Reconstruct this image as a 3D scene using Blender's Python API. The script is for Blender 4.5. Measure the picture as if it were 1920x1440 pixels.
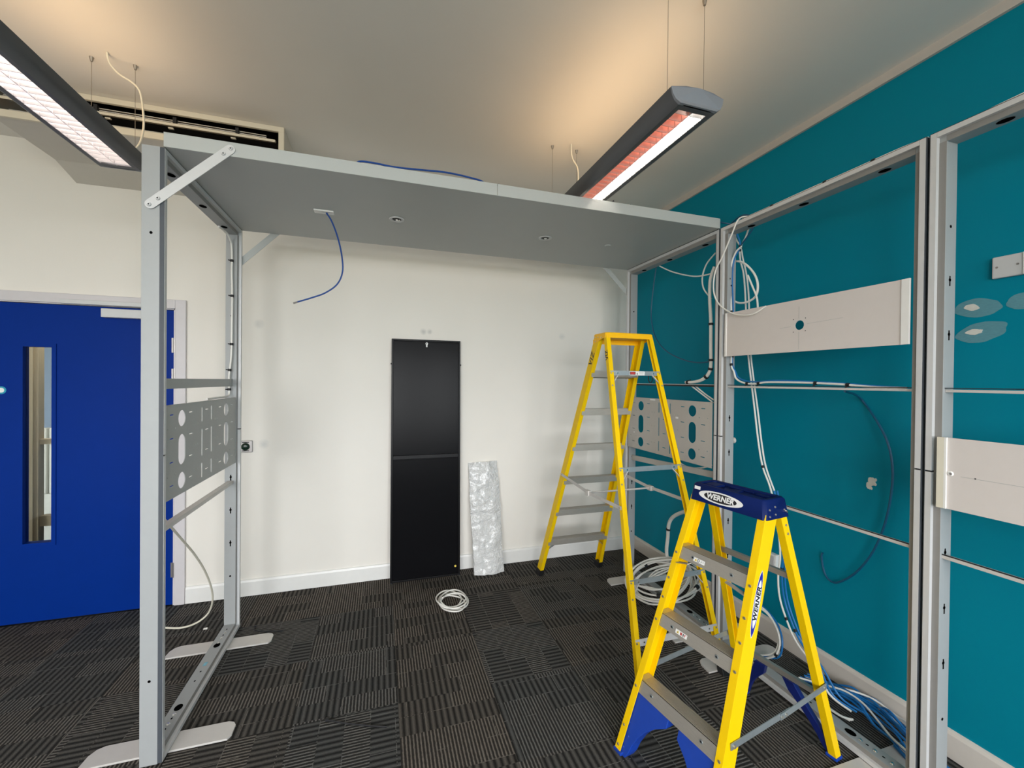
import bpy, bmesh, math, random
from math import sin, cos, pi, radians
from mathutils import Vector, Matrix, noise
from mathutils.geometry import delaunay_2d_cdt

for o in list(bpy.data.objects):
    bpy.data.objects.remove(o, do_unlink=True)
SC = bpy.context.scene
COL = SC.collection
random.seed(7)

# ------------------------------------------------------------------ camera
def camera():
    y, p, r = radians(17.3995), radians(-0.3941), radians(-0.5844)
    F = Vector((sin(y)*cos(p), cos(y)*cos(p), sin(p)))
    X = Vector((cos(y), -sin(y), 0))
    D = F.cross(X)
    X2 = X*cos(r) + D*sin(r)
    D2 = D*cos(r) - X*sin(r)
    m = Matrix((X2, -D2, -F)).transposed().to_4x4()
    m.translation = (0, 0, 1.55)
    cd = bpy.data.cameras.new('camera')
    cd.sensor_width = 36.0
    cd.lens = 784.53/1920*36
    cd.clip_start = 0.02
    co = bpy.data.objects.new('camera', cd)
    co.matrix_world = m
    COL.objects.link(co)
    SC.camera = co
camera()

# ------------------------------------------------------------------ sky, daylight, exposure
SKY = 18.3
UPLIGHT = 3.0
DOWNLIGHT = 1.2
TUBE = 13.0
SC.view_settings.view_transform = 'Standard'
SC.view_settings.look = 'None'
SC.view_settings.exposure = 0.0
SC.view_settings.gamma = 1.0
SC.view_settings.use_curve_mapping = False
try:
    SC.cycles.use_denoising = True
    SC.cycles.max_bounces = 8
    SC.cycles.diffuse_bounces = 5
    SC.cycles.use_adaptive_sampling = True
    SC.cycles.adaptive_threshold = 0.03
    SC.cycles.sample_clamp_indirect = 6.0
    SC.cycles.caustics_reflective = False
    SC.cycles.caustics_refractive = False
except Exception:
    pass

def world():
    w = bpy.data.worlds.new('overcast_sky')
    SC.world = w
    w.use_nodes = True
    nt = w.node_tree
    for n in list(nt.nodes):
        nt.nodes.remove(n)
    out = nt.nodes.new('ShaderNodeOutputWorld')
    bg = nt.nodes.new('ShaderNodeBackground')
    tc = nt.nodes.new('ShaderNodeTexCoord')
    sx = nt.nodes.new('ShaderNodeSeparateXYZ')
    mr = nt.nodes.new('ShaderNodeMapRange')
    mr.inputs['From Min'].default_value = -0.06
    mr.inputs['From Max'].default_value = 0.5
    cr = nt.nodes.new('ShaderNodeValToRGB')
    cr.color_ramp.elements[0].position = 0.0
    cr.color_ramp.elements[0].color = (0.36, 0.36, 0.33, 1)
    cr.color_ramp.elements[1].position = 1.0
    cr.color_ramp.elements[1].color = (0.98, 1.0, 1.04, 1)
    e = cr.color_ramp.elements.new(0.13)
    e.color = (0.80, 0.82, 0.84, 1)
    L = nt.links.new
    L(tc.outputs['Generated'], sx.inputs[0])
    L(sx.outputs['Z'], mr.inputs['Value'])
    L(mr.outputs[0], cr.inputs[0])
    L(cr.outputs[0], bg.inputs['Color'])
    bg.inputs['Strength'].default_value = SKY
    L(bg.outputs[0], out.inputs[0])
world()

# room dimensions (metres, camera stands at x = y = 0)
YB, XR, ZC = 3.405, 2.285, 3.03
XL, YR = -3.6, -3.2
WIN = [(-3.1, -1.3), (-1.1, 0.7), (0.9, 2.0)]
WZ0, WZ1 = 0.85, 2.75
def portals():
    for x0, x1 in WIN:
        ld = bpy.data.lights.new('daylight_portal', 'AREA')
        ld.shape = 'RECTANGLE'
        ld.size = x1-x0
        ld.size_y = WZ1-WZ0
        ld.cycles.is_portal = True
        o = bpy.data.objects.new('daylight_portal', ld)
        o.location = ((x0+x1)/2, YR-0.02, (WZ0+WZ1)/2)
        o.rotation_euler = (radians(90), 0, 0)
        COL.objects.link(o)
portals()

# ------------------------------------------------------------------ mesh helpers
ORG = {}
class MB:
    def __init__(self):
        self.v = []
        self.f = []
    def add(self, vs, fs):
        b = len(self.v)
        self.v += [Vector(p) for p in vs]
        self.f += [tuple(i+b for i in q) for q in fs]
        return self
    def box(self, x0, x1, y0, y1, z0, z1):
        x0, x1 = min(x0, x1), max(x0, x1)
        y0, y1 = min(y0, y1), max(y0, y1)
        z0, z1 = min(z0, z1), max(z0, z1)
        return self.add([(x0,y0,z0),(x1,y0,z0),(x1,y1,z0),(x0,y1,z0),(x0,y0,z1),(x1,y0,z1),(x1,y1,z1),(x0,y1,z1)],
                        [(0,3,2,1),(4,5,6,7),(0,1,5,4),(1,2,6,5),(2,3,7,6),(3,0,4,7)])
    def loft(self, A, B):
        n = len(A)
        fs = [tuple(range(n-1, -1, -1)), tuple(range(n, 2*n))]
        fs += [(i, (i+1) % n, n+(i+1) % n, n+i) for i in range(n)]
        return self.add(list(A)+list(B), fs)
    def ring(self, p, q, r, n=12, r2=None):
        p, q = Vector(p), Vector(q)
        d = (q-p).normalized()
        a = d.orthogonal().normalized()
        b = d.cross(a)
        r2 = r if r2 is None else r2
        A = [p+(a*cos(2*pi*i/n)+b*sin(2*pi*i/n))*r for i in range(n)]
        B = [q+(a*cos(2*pi*i/n)+b*sin(2*pi*i/n))*r2 for i in range(n)]
        return self.loft(A, B)
    cyl = ring
    def bar(self, p, q, w, t, up=(0, 0, 1)):
        """flat bar from p to q: w across 'up', t thick"""
        p, q = Vector(p), Vector(q)
        d = (q-p).normalized()
        u = Vector(up)
        s = d.cross(u).normalized()
        u = s.cross(d).normalized()
        c = [u*(w/2)+s*(t/2), u*(w/2)-s*(t/2), -u*(w/2)-s*(t/2), -u*(w/2)+s*(t/2)]
        return self.loft([p+k for k in c], [q+k for k in c])
    def tube(self, pts, r, n=8, cap=True):
        pts = [Vector(p) for p in pts]
        m = len(pts)
        T = [(pts[min(i+1, m-1)]-pts[max(i-1, 0)]).normalized() for i in range(m)]
        a = T[0].orthogonal().normalized()
        vs, fs = [], []
        for i in range(m):
            a = (a-T[i]*a.dot(T[i]))
            a = a.normalized() if a.length > 1e-6 else T[i].orthogonal().normalized()
            b = T[i].cross(a)
            vs += [pts[i]+(a*cos(2*pi*k/n)+b*sin(2*pi*k/n))*r for k in range(n)]
        for i in range(m-1):
            for k in range(n):
                k2 = (k+1) % n
                fs.append((i*n+k, i*n+k2, (i+1)*n+k2, (i+1)*n+k))
        if cap:
            fs.append(tuple(range(n-1, -1, -1)))
            fs.append(tuple((m-1)*n+k for k in range(n)))
        return self.add(vs, fs)
    def mesh(self, name, mat, org=None, smooth=False, xf=None):
        me = bpy.data.meshes.new(name)
        o = Vector(org) if org is not None else Vector((0, 0, 0))
        vs = [(p if xf is None else xf @ p)-o for p in self.v]
        me.from_pydata([tuple(p) for p in vs], [], self.f)
        bm = bmesh.new()
        bm.from_mesh(me)
        bmesh.ops.recalc_face_normals(bm, faces=bm.faces)
        bm.to_mesh(me)
        bm.free()
        if smooth:
            for p in me.polygons:
                p.use_smooth = True
            try:
                me.set_sharp_from_angle(angle=radians(40))
            except Exception:
                pass
        me.materials.append(mat)
        return me
    def build(self, name, mat, parent=None, smooth=False, bevel=0, origin=None, xf=None, label=None):
        org = (0, 0, 0)
        if parent is not None:
            org = ORG.get(parent.name, (0, 0, 0))
        elif origin is not None:
            org = origin
        o = bpy.data.objects.new(name, self.mesh(name, mat, org, smooth, xf))
        COL.objects.link(o)
        if parent is not None:
            o.parent = parent
            ORG[o.name] = org
        elif origin is not None:
            o.location = origin
            ORG[o.name] = tuple(origin)
        if bevel:
            md = o.modifiers.new('bevel', 'BEVEL')
            md.width = bevel
            md.segments = 2
            md.limit_method = 'ANGLE'
        if label:
            o['label'] = label
        return o

def thing(name, label, cat, loc=(0, 0, 0), rz=0.0, group=None, local=False):
    o = bpy.data.objects.new(name, None)
    o.empty_display_size = 0.1
    o.location = loc
    o.rotation_euler = (0, 0, rz)
    COL.objects.link(o)
    ORG[o.name] = (0, 0, 0) if local else tuple(loc)
    return tag(o, label, cat, group)

def tag(o, label, cat, group=None):
    o['label'] = label
    o['category'] = cat
    if group:
        o['group'] = group
    return o

def struct(o):
    o['kind'] = 'structure'
    return o

def inst(name, me, parent, loc, rot=(0, 0, 0)):
    """place shared mesh data as a part; loc is in the thing's world or local frame"""
    o = bpy.data.objects.new(name, me)
    COL.objects.link(o)
    o.parent = parent
    o.location = Vector(loc)-Vector(ORG.get(parent.name, (0, 0, 0)))
    o.rotation_euler = rot
    ORG[o.name] = ORG.get(parent.name, (0, 0, 0))
    return o

def smooth_path(P, k=6):
    P = [Vector(p) for p in P]
    out = []
    n = len(P)
    for i in range(n-1):
        p0, p1, p2, p3 = P[max(i-1, 0)], P[i], P[i+1], P[min(i+2, n-1)]
        for j in range(k):
            t = j/k
            out.append(0.5*((2*p1)+(p2-p0)*t+(2*p0-5*p1+4*p2-p3)*t*t+(3*p1-p0-3*p2+p3)*t**3))
    out.append(P[-1])
    return out

# ------------------------------------------------------------------ materials
MAT = {}
def nodes(name):
    m = bpy.data.materials.new(name)
    m.use_nodes = True
    nt = m.node_tree
    return m, nt, nt.nodes['Principled BSDF'], nt.nodes, nt.links.new
def mat(name, col, rough=0.5, metal=0.0, spec=0.5, var=0.06, scale=30.0, bump=0.0, bscale=200.0, stretch=None, coat=0.0):
    """painted / moulded surface: base colour with slight tone variation and fine relief"""
    m, nt, b, N, L = nodes(name)
    b.inputs['Roughness'].default_value = rough
    b.inputs['Metallic'].default_value = metal
    b.inputs['Specular IOR Level'].default_value = spec
    b.inputs['Coat Weight'].default_value = coat
    tc = N.new('ShaderNodeTexCoord')
    src = tc.outputs['Object']
    if stretch:
        mp = N.new('ShaderNodeMapping')
        mp.inputs['Scale'].default_value = stretch
        L(src, mp.inputs[0])
        src = mp.outputs[0]
    nz = N.new('ShaderNodeTexNoise')
    nz.inputs['Scale'].default_value = scale
    nz.inputs['Detail'].default_value = 4
    L(src, nz.inputs['Vector'])
    mr = N.new('ShaderNodeMapRange')
    mr.inputs['To Min'].default_value = 1-var
    mr.inputs['To Max'].default_value = 1+var
    L(nz.outputs[0], mr.inputs['Value'])
    mx = N.new('ShaderNodeVectorMath')
    mx.operation = 'SCALE'
    mx.inputs[0].default_value = col
    L(mr.outputs[0], mx.inputs['Scale'])
    L(mx.outputs[0], b.inputs['Base Color'])
    if bump:
        n2 = N.new('ShaderNodeTexNoise')
        n2.inputs['Scale'].default_value = bscale
        n2.inputs['Detail'].default_value = 3
        L(src, n2.inputs['Vector'])
        bp = N.new('ShaderNodeBump')
        bp.inputs['Strength'].default_value = bump
        bp.inputs['Distance'].default_value = 0.002
        L(n2.outputs[0], bp.inputs['Height'])
        L(bp.outputs[0], b.inputs['Normal'])
    MAT[name] = m
    return m
def emit(name, col, s):
    m, nt, b, N, L = nodes(name)
    b.inputs['Base Color'].default_value = (*col, 1)
    b.inputs['Emission Color'].default_value = (*col, 1)
    b.inputs['Emission Strength'].default_value = s
    MAT[name] = m
    return m

def wall_paint(name, col, rough, spots, spec=0.25):
    """emulsion paint with roller texture and a few scuffs at fixed places"""
    m = mat(name, col, rough, spec=spec, var=0.025, scale=3.0, bump=0.12, bscale=260)
    nt = m.node_tree
    N, L = nt.nodes, nt.links.new
    b = N['Principled BSDF']
    src = b.inputs['Base Color'].links[0].from_socket
    geo = N.new('ShaderNodeNewGeometry')
    nz = N.new('ShaderNodeTexNoise')
    nz.inputs['Scale'].default_value = 22
    nz.inputs['Detail'].default_value = 5
    L(geo.outputs['Position'], nz.inputs['Vector'])
    last = src
    for (c, r, amt) in spots:
        d = N.new('ShaderNodeVectorMath')
        d.operation = 'DISTANCE'
        L(geo.outputs['Position'], d.inputs[0])
        d.inputs[1].default_value = c
        mr = N.new('ShaderNodeMapRange')
        mr.inputs['From Min'].default_value = r
        mr.inputs['From Max'].default_value = r*0.2
        L(d.outputs['Value'], mr.inputs['Value'])
        mu = N.new('ShaderNodeMath')
        mu.operation = 'MULTIPLY'
        L(mr.outputs[0], mu.inputs[0])
        L(nz.outputs[0], mu.inputs[1])
        mx = N.new('ShaderNodeMixRGB')
        mx.inputs[2].default_value = (amt, amt, amt*0.97, 1)
        L(mu.outputs[0], mx.inputs[0])
        L(last, mx.inputs[1])
        last = mx.outputs[0]
    L(last, b.inputs['Base Color'])
    return m

wall_paint('wall_white', (0.815, 0.778, 0.715), 0.75, [((0.32,YB,1.937),0.03,0.4),((0.37,YB,1.94),0.025,0.42),((-0.835,YB,1.94),0.04,0.55),((1.526,YB,1.95),0.035,0.58),((-0.80,YB,1.08),0.04,0.58)])
wall_paint('wall_teal', (0.0015, 0.215, 0.305), 0.40, [], 0.08)
wall_paint('ceiling_paint', (0.76, 0.735, 0.69), 0.85, [])
mat('gloss_white', (0.80, 0.79, 0.76), 0.35, var=0.03)
mat('skirting_shaded', (0.64, 0.59, 0.53), 0.4, var=0.03)  # right-hand skirting: its shade is put into a darker, warmer base colour
mat('trim_grey', (0.52, 0.48, 0.44), 0.5, var=0.03)
mat('architrave', (0.62, 0.59, 0.60), 0.4, var=0.03)
mat('door_blue', (0.001, 0.026, 0.225), 0.42, spec=0.08, var=0.05, scale=8)
mat('alu_paint', (0.36, 0.37, 0.37), 0.5, 0.1, spec=0.3, var=0.03)
mat('step_grey', (0.27, 0.26, 0.245), 0.5, 0.1, spec=0.3, var=0.03)
mat('edge_dark', (0.07, 0.078, 0.09), 0.5, spec=0.3)
mat('lip_white', (0.60, 0.60, 0.60), 0.45, 0.1, var=0.03)
mat('gasket', (0.012, 0.012, 0.014), 0.6)
mat('canopy_grey', (0.455, 0.47, 0.455), 0.5, 0.05, var=0.025, scale=6)
mat('foot_steel', (0.60, 0.57, 0.54), 0.45, 0.15, var=0.05)
mat('panel_pink', (0.66, 0.61, 0.58), 0.5, 0.0, var=0.02)
mat('plate_grey', (0.46, 0.44, 0.41), 0.5, 0.1, var=0.03)
mat('plate_grey_cool', (0.40, 0.41, 0.40), 0.5, 0.1, var=0.03)
mat('yellow', (0.86, 0.55, 0.001), 0.42, spec=0.2, var=0.04, scale=12, bump=0.05, bscale=120)
mat('yellow_cap', (0.98, 0.52, 0.002), 0.4, var=0.04)
mat('tread', (0.50, 0.47, 0.42), 0.42, 0.75, var=0.15, scale=40, stretch=(1, 12, 12))
mat('galv', (0.42, 0.47, 0.49), 0.42, 0.7, var=0.15, scale=25)
mat('bolt', (0.55, 0.52, 0.46), 0.35, 0.8)
mat('navy', (0.003, 0.012, 0.085), 0.5, spec=0.1, var=0.08)
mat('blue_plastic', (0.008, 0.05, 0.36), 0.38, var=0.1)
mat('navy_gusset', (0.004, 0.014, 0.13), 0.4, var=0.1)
mat('black_rubber', (0.008, 0.008, 0.009), 0.6)
mat('black_paint', (0.006, 0.006, 0.007), 0.24, spec=0.07, var=0.1)
mat('black_edge', (0.009, 0.009, 0.010), 0.35, spec=0.15)
mat('black_hole', (0.003, 0.003, 0.003), 0.9, spec=0.0)
mat('white_pvc', (0.78, 0.76, 0.71), 0.4, var=0.03)
mat('cream_pvc', (0.72, 0.68, 0.56), 0.4, var=0.03)
mat('blue_cable', (0.008, 0.15, 0.42), 0.35, var=0.08)
mat('deep_blue_cable', (0.006, 0.055, 0.26), 0.4, var=0.08)
mat('dark_teal_cable', (0.004, 0.075, 0.15), 0.4)
mat('lamp_grey', (0.105, 0.108, 0.115), 0.42, 0.3, var=0.04)
mat('lamp_end', (0.26, 0.27, 0.30), 0.42, 0.2, var=0.03)
mat('louvre', (0.85, 0.85, 0.86), 0.22, 0.6, var=0.03)
mat('louvre_red_lit', (0.85, 0.62, 0.56), 0.25, 0.5, var=0.05)  # neutral louvre with the red tube's glow painted into its colour
mat('wire', (0.35, 0.32, 0.28), 0.4, 0.8)
mat('ac_cream', (0.66, 0.60, 0.48), 0.5, var=0.03)
mat('ac_casing', (0.60, 0.57, 0.51), 0.6, var=0.03)
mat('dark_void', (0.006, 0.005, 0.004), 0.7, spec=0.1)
mat('chrome', (0.75, 0.75, 0.75), 0.15, 1.0)
mat('steel_plate', (0.36, 0.34, 0.33), 0.35, 0.7)
mat('green_dome', (0.004, 0.022, 0.012), 0.25)
mat('print_black', (0.01, 0.01, 0.012), 0.5)
mat('print_white', (0.82, 0.82, 0.80), 0.45)
mat('print_blue', (0.015, 0.02, 0.30), 0.4)
mat('print_red', (0.45, 0.04, 0.04), 0.5)
mat('sticker_yellow', (0.8, 0.6, 0.1), 0.5)
mat('filler', (0.66, 0.64, 0.58), 0.8, var=0.12, scale=60)
mat('filler_thin', (0.10, 0.27, 0.32), 0.7, var=0.25, scale=40, stretch=(1, 2, 14))
mat('sticker_holo', (0.16, 0.38, 0.48), 0.2, 0.5, var=0.5, scale=90)
mat('timber', (0.42, 0.34, 0.22), 0.5, var=0.12, stretch=(60, 60, 2), scale=2)
mat('corridor_paint', (0.12, 0.17, 0.24), 0.7)
mat('corridor_light', (0.55, 0.55, 0.50), 0.7)
mat('sign_blue', (0.01, 0.30, 0.42), 0.4)
emit('tube_white', (1.0, 0.90, 0.76), TUBE*6)
emit('tube_warm', (1.0, 0.83, 0.74), TUBE*0.95)
emit('tube_red', (1.0, 0.42, 0.30), TUBE*0.30)

def glass_mat():
    m, nt, b, N, L = nodes('pane_glass')
    out = N['Material Output']
    tr = N.new('ShaderNodeBsdfTransparent')
    tr.inputs[0].default_value = (0.9, 0.93, 0.92, 1)
    gl = N.new('ShaderNodeBsdfGlossy')
    gl.inputs['Roughness'].default_value = 0.03
    fr = N.new('ShaderNodeFresnel')
    mx = N.new('ShaderNodeMixShader')
    L(fr.outputs[0], mx.inputs[0])
    L(tr.outputs[0], mx.inputs[1])
    L(gl.outputs[0], mx.inputs[2])
    L(mx.outputs[0], out.inputs[0])
    MAT['pane_glass'] = m
glass_mat()

def film_mat():
    m, nt, b, N, L = nodes('plastic_film')
    b.inputs['Base Color'].default_value = (0.74, 0.74, 0.73, 1)
    b.inputs['Roughness'].default_value = 0.16
    b.inputs['Transmission Weight'].default_value = 0.12
    b.inputs['Coat Weight'].default_value = 0.5
    b.inputs['Coat Roughness'].default_value = 0.1
    tc = N.new('ShaderNodeTexCoord')
    n1 = N.new('ShaderNodeTexNoise')
    n1.inputs['Scale'].default_value = 26
    n1.inputs['Detail'].default_value = 6
    n1.inputs['Distortion'].default_value = 1.4
    L(tc.outputs['Object'], n1.inputs['Vector'])
    vo = N.new('ShaderNodeTexVoronoi')
    vo.inputs['Scale'].default_value = 85
    L(tc.outputs['Object'], vo.inputs['Vector'])
    ad = N.new('ShaderNodeMath')
    ad.operation = 'MULTIPLY_ADD'
    ad.inputs[1].default_value = -0.25
    L(vo.outputs['Distance'], ad.inputs[0])
    L(n1.outputs[0], ad.inputs[2])
    bp = N.new('ShaderNodeBump')
    bp.inputs['Strength'].default_value = 0.7
    bp.inputs['Distance'].default_value = 0.02
    L(ad.outputs[0], bp.inputs['Height'])
    L(bp.outputs[0], b.inputs['Normal'])
    MAT['plastic_film'] = m
film_mat()

def carpet_mat():
    m, nt, b, N, L = nodes('carpet')
    b.inputs['Roughness'].default_value = 0.95
    b.inputs['Specular IOR Level'].default_value = 0.1
    tc = N.new('ShaderNodeTexCoord')
    oi = N.new('ShaderNodeObjectInfo')
    # every tile is cut from another place of the roll
    off = N.new('ShaderNodeVectorMath')
    off.operation = 'SCALE'
    off.inputs[0].default_value = (9.7, 13.3, 0)
    L(oi.outputs['Random'], off.inputs['Scale'])
    P = N.new('ShaderNodeVectorMath')
    P.operation = 'ADD'
    L(tc.outputs['Object'], P.inputs[0])
    L(off.outputs[0], P.inputs[1])
    br = N.new('ShaderNodeTexBrick')
    br.offset = 0.37
    br.squash = 1.6
    br.squash_frequency = 3
    br.inputs['Scale'].default_value = 1.0
    br.inputs['Mortar Size'].default_value = 0.0016
    br.inputs['Mortar Smooth'].default_value = 0.2
    br.inputs['Bias'].default_value = 0.0
    br.inputs['Brick Width'].default_value = 0.21
    br.inputs['Row Height'].default_value = 0.108
    br.inputs['Color1'].default_value = (0, 0, 0, 1)
    br.inputs['Color2'].default_value = (1, 1, 1, 1)
    br.inputs['Mortar'].default_value = (0.5, 0.5, 0.5, 1)
    L(P.outputs[0], br.inputs['Vector'])
    sx = N.new('ShaderNodeSeparateXYZ')
    L(P.outputs[0], sx.inputs[0])
    def M(op, a, bb=None, c=None):
        n = N.new('ShaderNodeMath')
        n.operation = op
        for i, q in enumerate((a, bb, c)):
            if q is None:
                continue
            if isinstance(q, (int, float)):
                n.inputs[i].default_value = q
            else:
                L(q, n.inputs[i])
        return n.outputs[0]
    # yarn wobble
    mp = N.new('ShaderNodeMapping')
    mp.inputs['Scale'].default_value = (170, 60, 1)
    L(P.outputs[0], mp.inputs[0])
    ny = N.new('ShaderNodeTexNoise')
    ny.inputs['Scale'].default_value = 1.0
    ny.inputs['Detail'].default_value = 3
    L(mp.outputs[0], ny.inputs['Vector'])
    wob = M('MULTIPLY', ny.outputs[0], 0.006)
    xx = M('ADD', sx.outputs['X'], wob)
    bold = M('MULTIPLY_ADD', M('SINE', M('MULTIPLY', xx, 2*pi/0.0286)), 0.5, 0.5)
    fine = M('MULTIPLY_ADD', M('SINE', M('MULTIPLY', xx, 2*pi/0.0152)), 0.5, 0.5)
    fine = M('POWER', fine, 2.2)
    sel = M('GREATER_THAN', br.outputs['Color'], 0.5)
    def mixc(f, a, c):
        n = N.new('ShaderNodeMixRGB')
        L(f, n.inputs[0])
        for i, q in ((1, a), (2, c)):
            if isinstance(q, tuple):
                n.inputs[i].default_value = (*q, 1)
            else:
                L(q, n.inputs[i])
        return n.outputs[0]
    cb = mixc(bold, (0.017, 0.0165, 0.016), (0.092, 0.088, 0.083))
    cf = mixc(fine, (0.026, 0.0245, 0.023), (0.170, 0.158, 0.146))
    c = mixc(sel, cb, cf)
    # woven flecks
    n2 = N.new('ShaderNodeTexNoise')
    n2.inputs['Scale'].default_value = 420
    n2.inputs['Detail'].default_value = 2
    L(P.outputs[0], n2.inputs['Vector'])
    fl = N.new('ShaderNodeMapRange')
    fl.inputs['From Min'].default_value = 0.3
    fl.inputs['From Max'].default_value = 0.7
    fl.inputs['To Min'].default_value = 0.45
    fl.inputs['To Max'].default_value = 1.5
    L(n2.outputs[0], fl.inputs['Value'])
    # light seam yarns round the patches, only here and there
    n3 = N.new('ShaderNodeTexNoise')
    n3.inputs['Scale'].default_value = 5.0
    L(P.outputs[0], n3.inputs['Vector'])
    seam = M('MULTIPLY', br.outputs['Fac'], M('GREATER_THAN', n3.outputs[0], 0.52))
    c = mixc(M('MULTIPLY', seam, 0.8), c, (0.15, 0.145, 0.135))
    sc = N.new('ShaderNodeVectorMath')
    sc.operation = 'SCALE'
    L(c, sc.inputs[0])
    L(fl.outputs[0], sc.inputs['Scale'])
    # dye lots differ a little from tile to tile
    tint = N.new('ShaderNodeMixRGB')
    tint.blend_type = 'MULTIPLY'
    tint.inputs[0].default_value = 1.0
    dye = N.new('ShaderNodeValToRGB')
    dye.color_ramp.elements[0].color = (1.10, 1.0, 0.90, 1)
    dye.color_ramp.elements[1].color = (0.92, 0.97, 1.0, 1)
    fr = M('FRACT', M('MULTIPLY', oi.outputs['Random'], 17.0))
    L(fr, dye.inputs[0])
    L(sc.outputs[0], tint.inputs[1])
    L(dye.outputs[0], tint.inputs[2])
    L(tint.outputs[0], b.inputs['Base Color'])
    h = M('ADD', M('MULTIPLY', fine, sel), M('MULTIPLY', n2.outputs[0], 0.6))
    bp = N.new('ShaderNodeBump')
    bp.inputs['Strength'].default_value = 0.5
    bp.inputs['Distance'].default_value = 0.003
    L(h, bp.inputs['Height'])
    L(bp.outputs[0], b.inputs['Normal'])
    MAT['carpet'] = m
carpet_mat()
# ------------------------------------------------------------------ the room
DX0, DX1, DZ = -2.27, -1.33, 2.022            # door opening
def room():
    T = 0.15
    fl = struct(MB().box(XL-T, XR+T, YR-T, YB+T, -0.12, -0.006).build('floor', MAT['black_rubber']))
    P = 0.457
    full = MB().box(-P/2+.0004, P/2-.0004, -P/2+.0004, P/2-.0004, -0.006, 0).mesh('carpet_tile', MAT['carpet'])
    turned = {(1,0),(1,1),(-2,1),(-1,-1),(-2,-1),(-3,0),(2,-2),(0,-3),(3,2),(-4,2),(-5,0),(3,-1)}
    for i in range(-9, 6):
        for j in range(-13, 4):
            x0, y0 = 0.09+i*P, 2.06+j*P
            x1, y1 = x0+P, y0+P
            a0, a1, b0, b1 = max(x0, XL), min(x1, XR-.016), max(y0, YR), min(y1, YB-.016)
            if a1-a0 < 0.02 or b1-b0 < 0.02:
                continue
            cx, cy = (x0+x1)/2, (y0+y1)/2
            if a1-a0 > P-.001 and b1-b0 > P-.001:
                me = full
                rot = (0, 0, pi/2 if (i, j) in turned else 0)
            else:
                me = MB().box(a0+.0004-cx, a1-.0004-cx, b0+.0004-cy, b1-.0004-cy, -0.006, 0).mesh('carpet_tile', MAT['carpet'])
                rot = (0, 0, 0)
            inst('carpet_tile', me, fl, (cx, cy, 0), rot)
    struct(MB().box(XL-T, XR+T, YR-T, YB+T, ZC, ZC+0.12).build('ceiling', MAT['ceiling_paint']))
    w = MB()
    w.box(XL-T, DX0-.03, YB, YB+T, -.12, ZC).box(DX1+.03, XR+T, YB, YB+T, -.12, ZC).box(DX0-.03, DX1+.03, YB, YB+T, DZ+.03, ZC)
    struct(w.build('wall_back', MAT['wall_white']))
    wr = struct(MB().box(XR, XR+T, YR-T, YB, -.12, ZC).build('wall_right', MAT['wall_teal']))
    struct(MB().box(XL-T, XL, YR-T, YB, -.12, ZC).build('wall_left', MAT['wall_white']))
    w = MB()
    w.box(XL, XR, YR-T, YR, -.12, WZ0).box(XL, XR, YR-T, YR, WZ1, ZC)
    xs = [XL]+[q for ab in WIN for q in ab]+[XR]
    for k in range(0, len(xs), 2):
        w.box(xs[k], xs[k+1], YR-T, YR, WZ0, WZ1)
    struct(w.build('wall_rear', MAT['wall_white']))
    for k, (x0, x1) in enumerate(WIN):
        f = MB()
        f.box(x0, x0+.05, YR-.1, YR-.04, WZ0, WZ1).box(x1-.05, x1, YR-.1, YR-.04, WZ0, WZ1)
        f.box(x0+.05, x1-.05, YR-.1, YR-.04, WZ0, WZ0+.05).box(x0+.05, x1-.05, YR-.1, YR-.04, WZ1-.05, WZ1)
        struct(f.build('window_%d' % (k+1), MAT['gloss_white']))
    # skirting and ceiling trim
    def skirt(name, A, m_='gloss_white'):
        m = MB()
        for poly0, poly1 in A:
            m.loft(poly0, poly1)
        return struct(m.build(name, MAT[m_]))
    prof = [(0, 0), (.015, 0), (.015, .098), (.011, .112), (0, .116)]
    skirt('baseboard_back', [([(DX1+.062, YB-d, z) for d, z in prof], [(XR, YB-d, z) for d, z in prof])])
    skirt('baseboard_right', [([(XR-d, YR, z) for d, z in prof], [(XR-d, YB-.016, z) for d, z in prof])], 'skirting_shaded')
    struct(MB().box(XR-.015, XR, YR, YB, 2.985, ZC).build('trim_1', MAT['trim_grey']))
    # dabs of filler on the teal wall
    def blob(name, pts, m, d):
        A = [(XR-.0002, y, z) for y, z in pts]
        B = [(XR-d, y, z) for y, z in pts]
        MB().loft(A, B).build(name, m, wr)
    def ell(cy, cz, a, b_, t, n=48, j=.16):
        r = []
        for k in range(n):
            q = 2*pi*k/n
            s = 1+noise.noise(Vector((cos(q)*1.6+cy*9, sin(q)*1.6+cz*7, 2.2)))*j
            y, z = a*cos(q)*s, b_*sin(q)*s
            r.append((cy+y*cos(t)-z*sin(t), cz+y*sin(t)+z*cos(t)))
        return r
    ft, fi = MAT['filler_thin'], MAT['filler']
    blob('filler_smear', ell(1.046, 1.864, .068, .036, .05), ft, .0008)
    blob('filler_dab', ell(1.063, 1.868, .022, .012, .2, 24, .35), fi, .0018)
    blob('filler_smear', ell(1.034, 1.766, .074, .040, -.22), ft, .0008)
    blob('filler_dab', ell(1.055, 1.768, .024, .012, -.1, 24, .35), fi, .0018)
    blob('filler_smear', ell(.912, 1.872, .055, .032, -.1), ft, .0008)
    blob('filler_dab', ell(1.41, 1.08, .016, .018, 0, 20, .9), fi, .003)
    blob('filler_dab', ell(1.424, 1.055, .012, .016, 0, 20, .9), fi, .002)
room()

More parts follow.
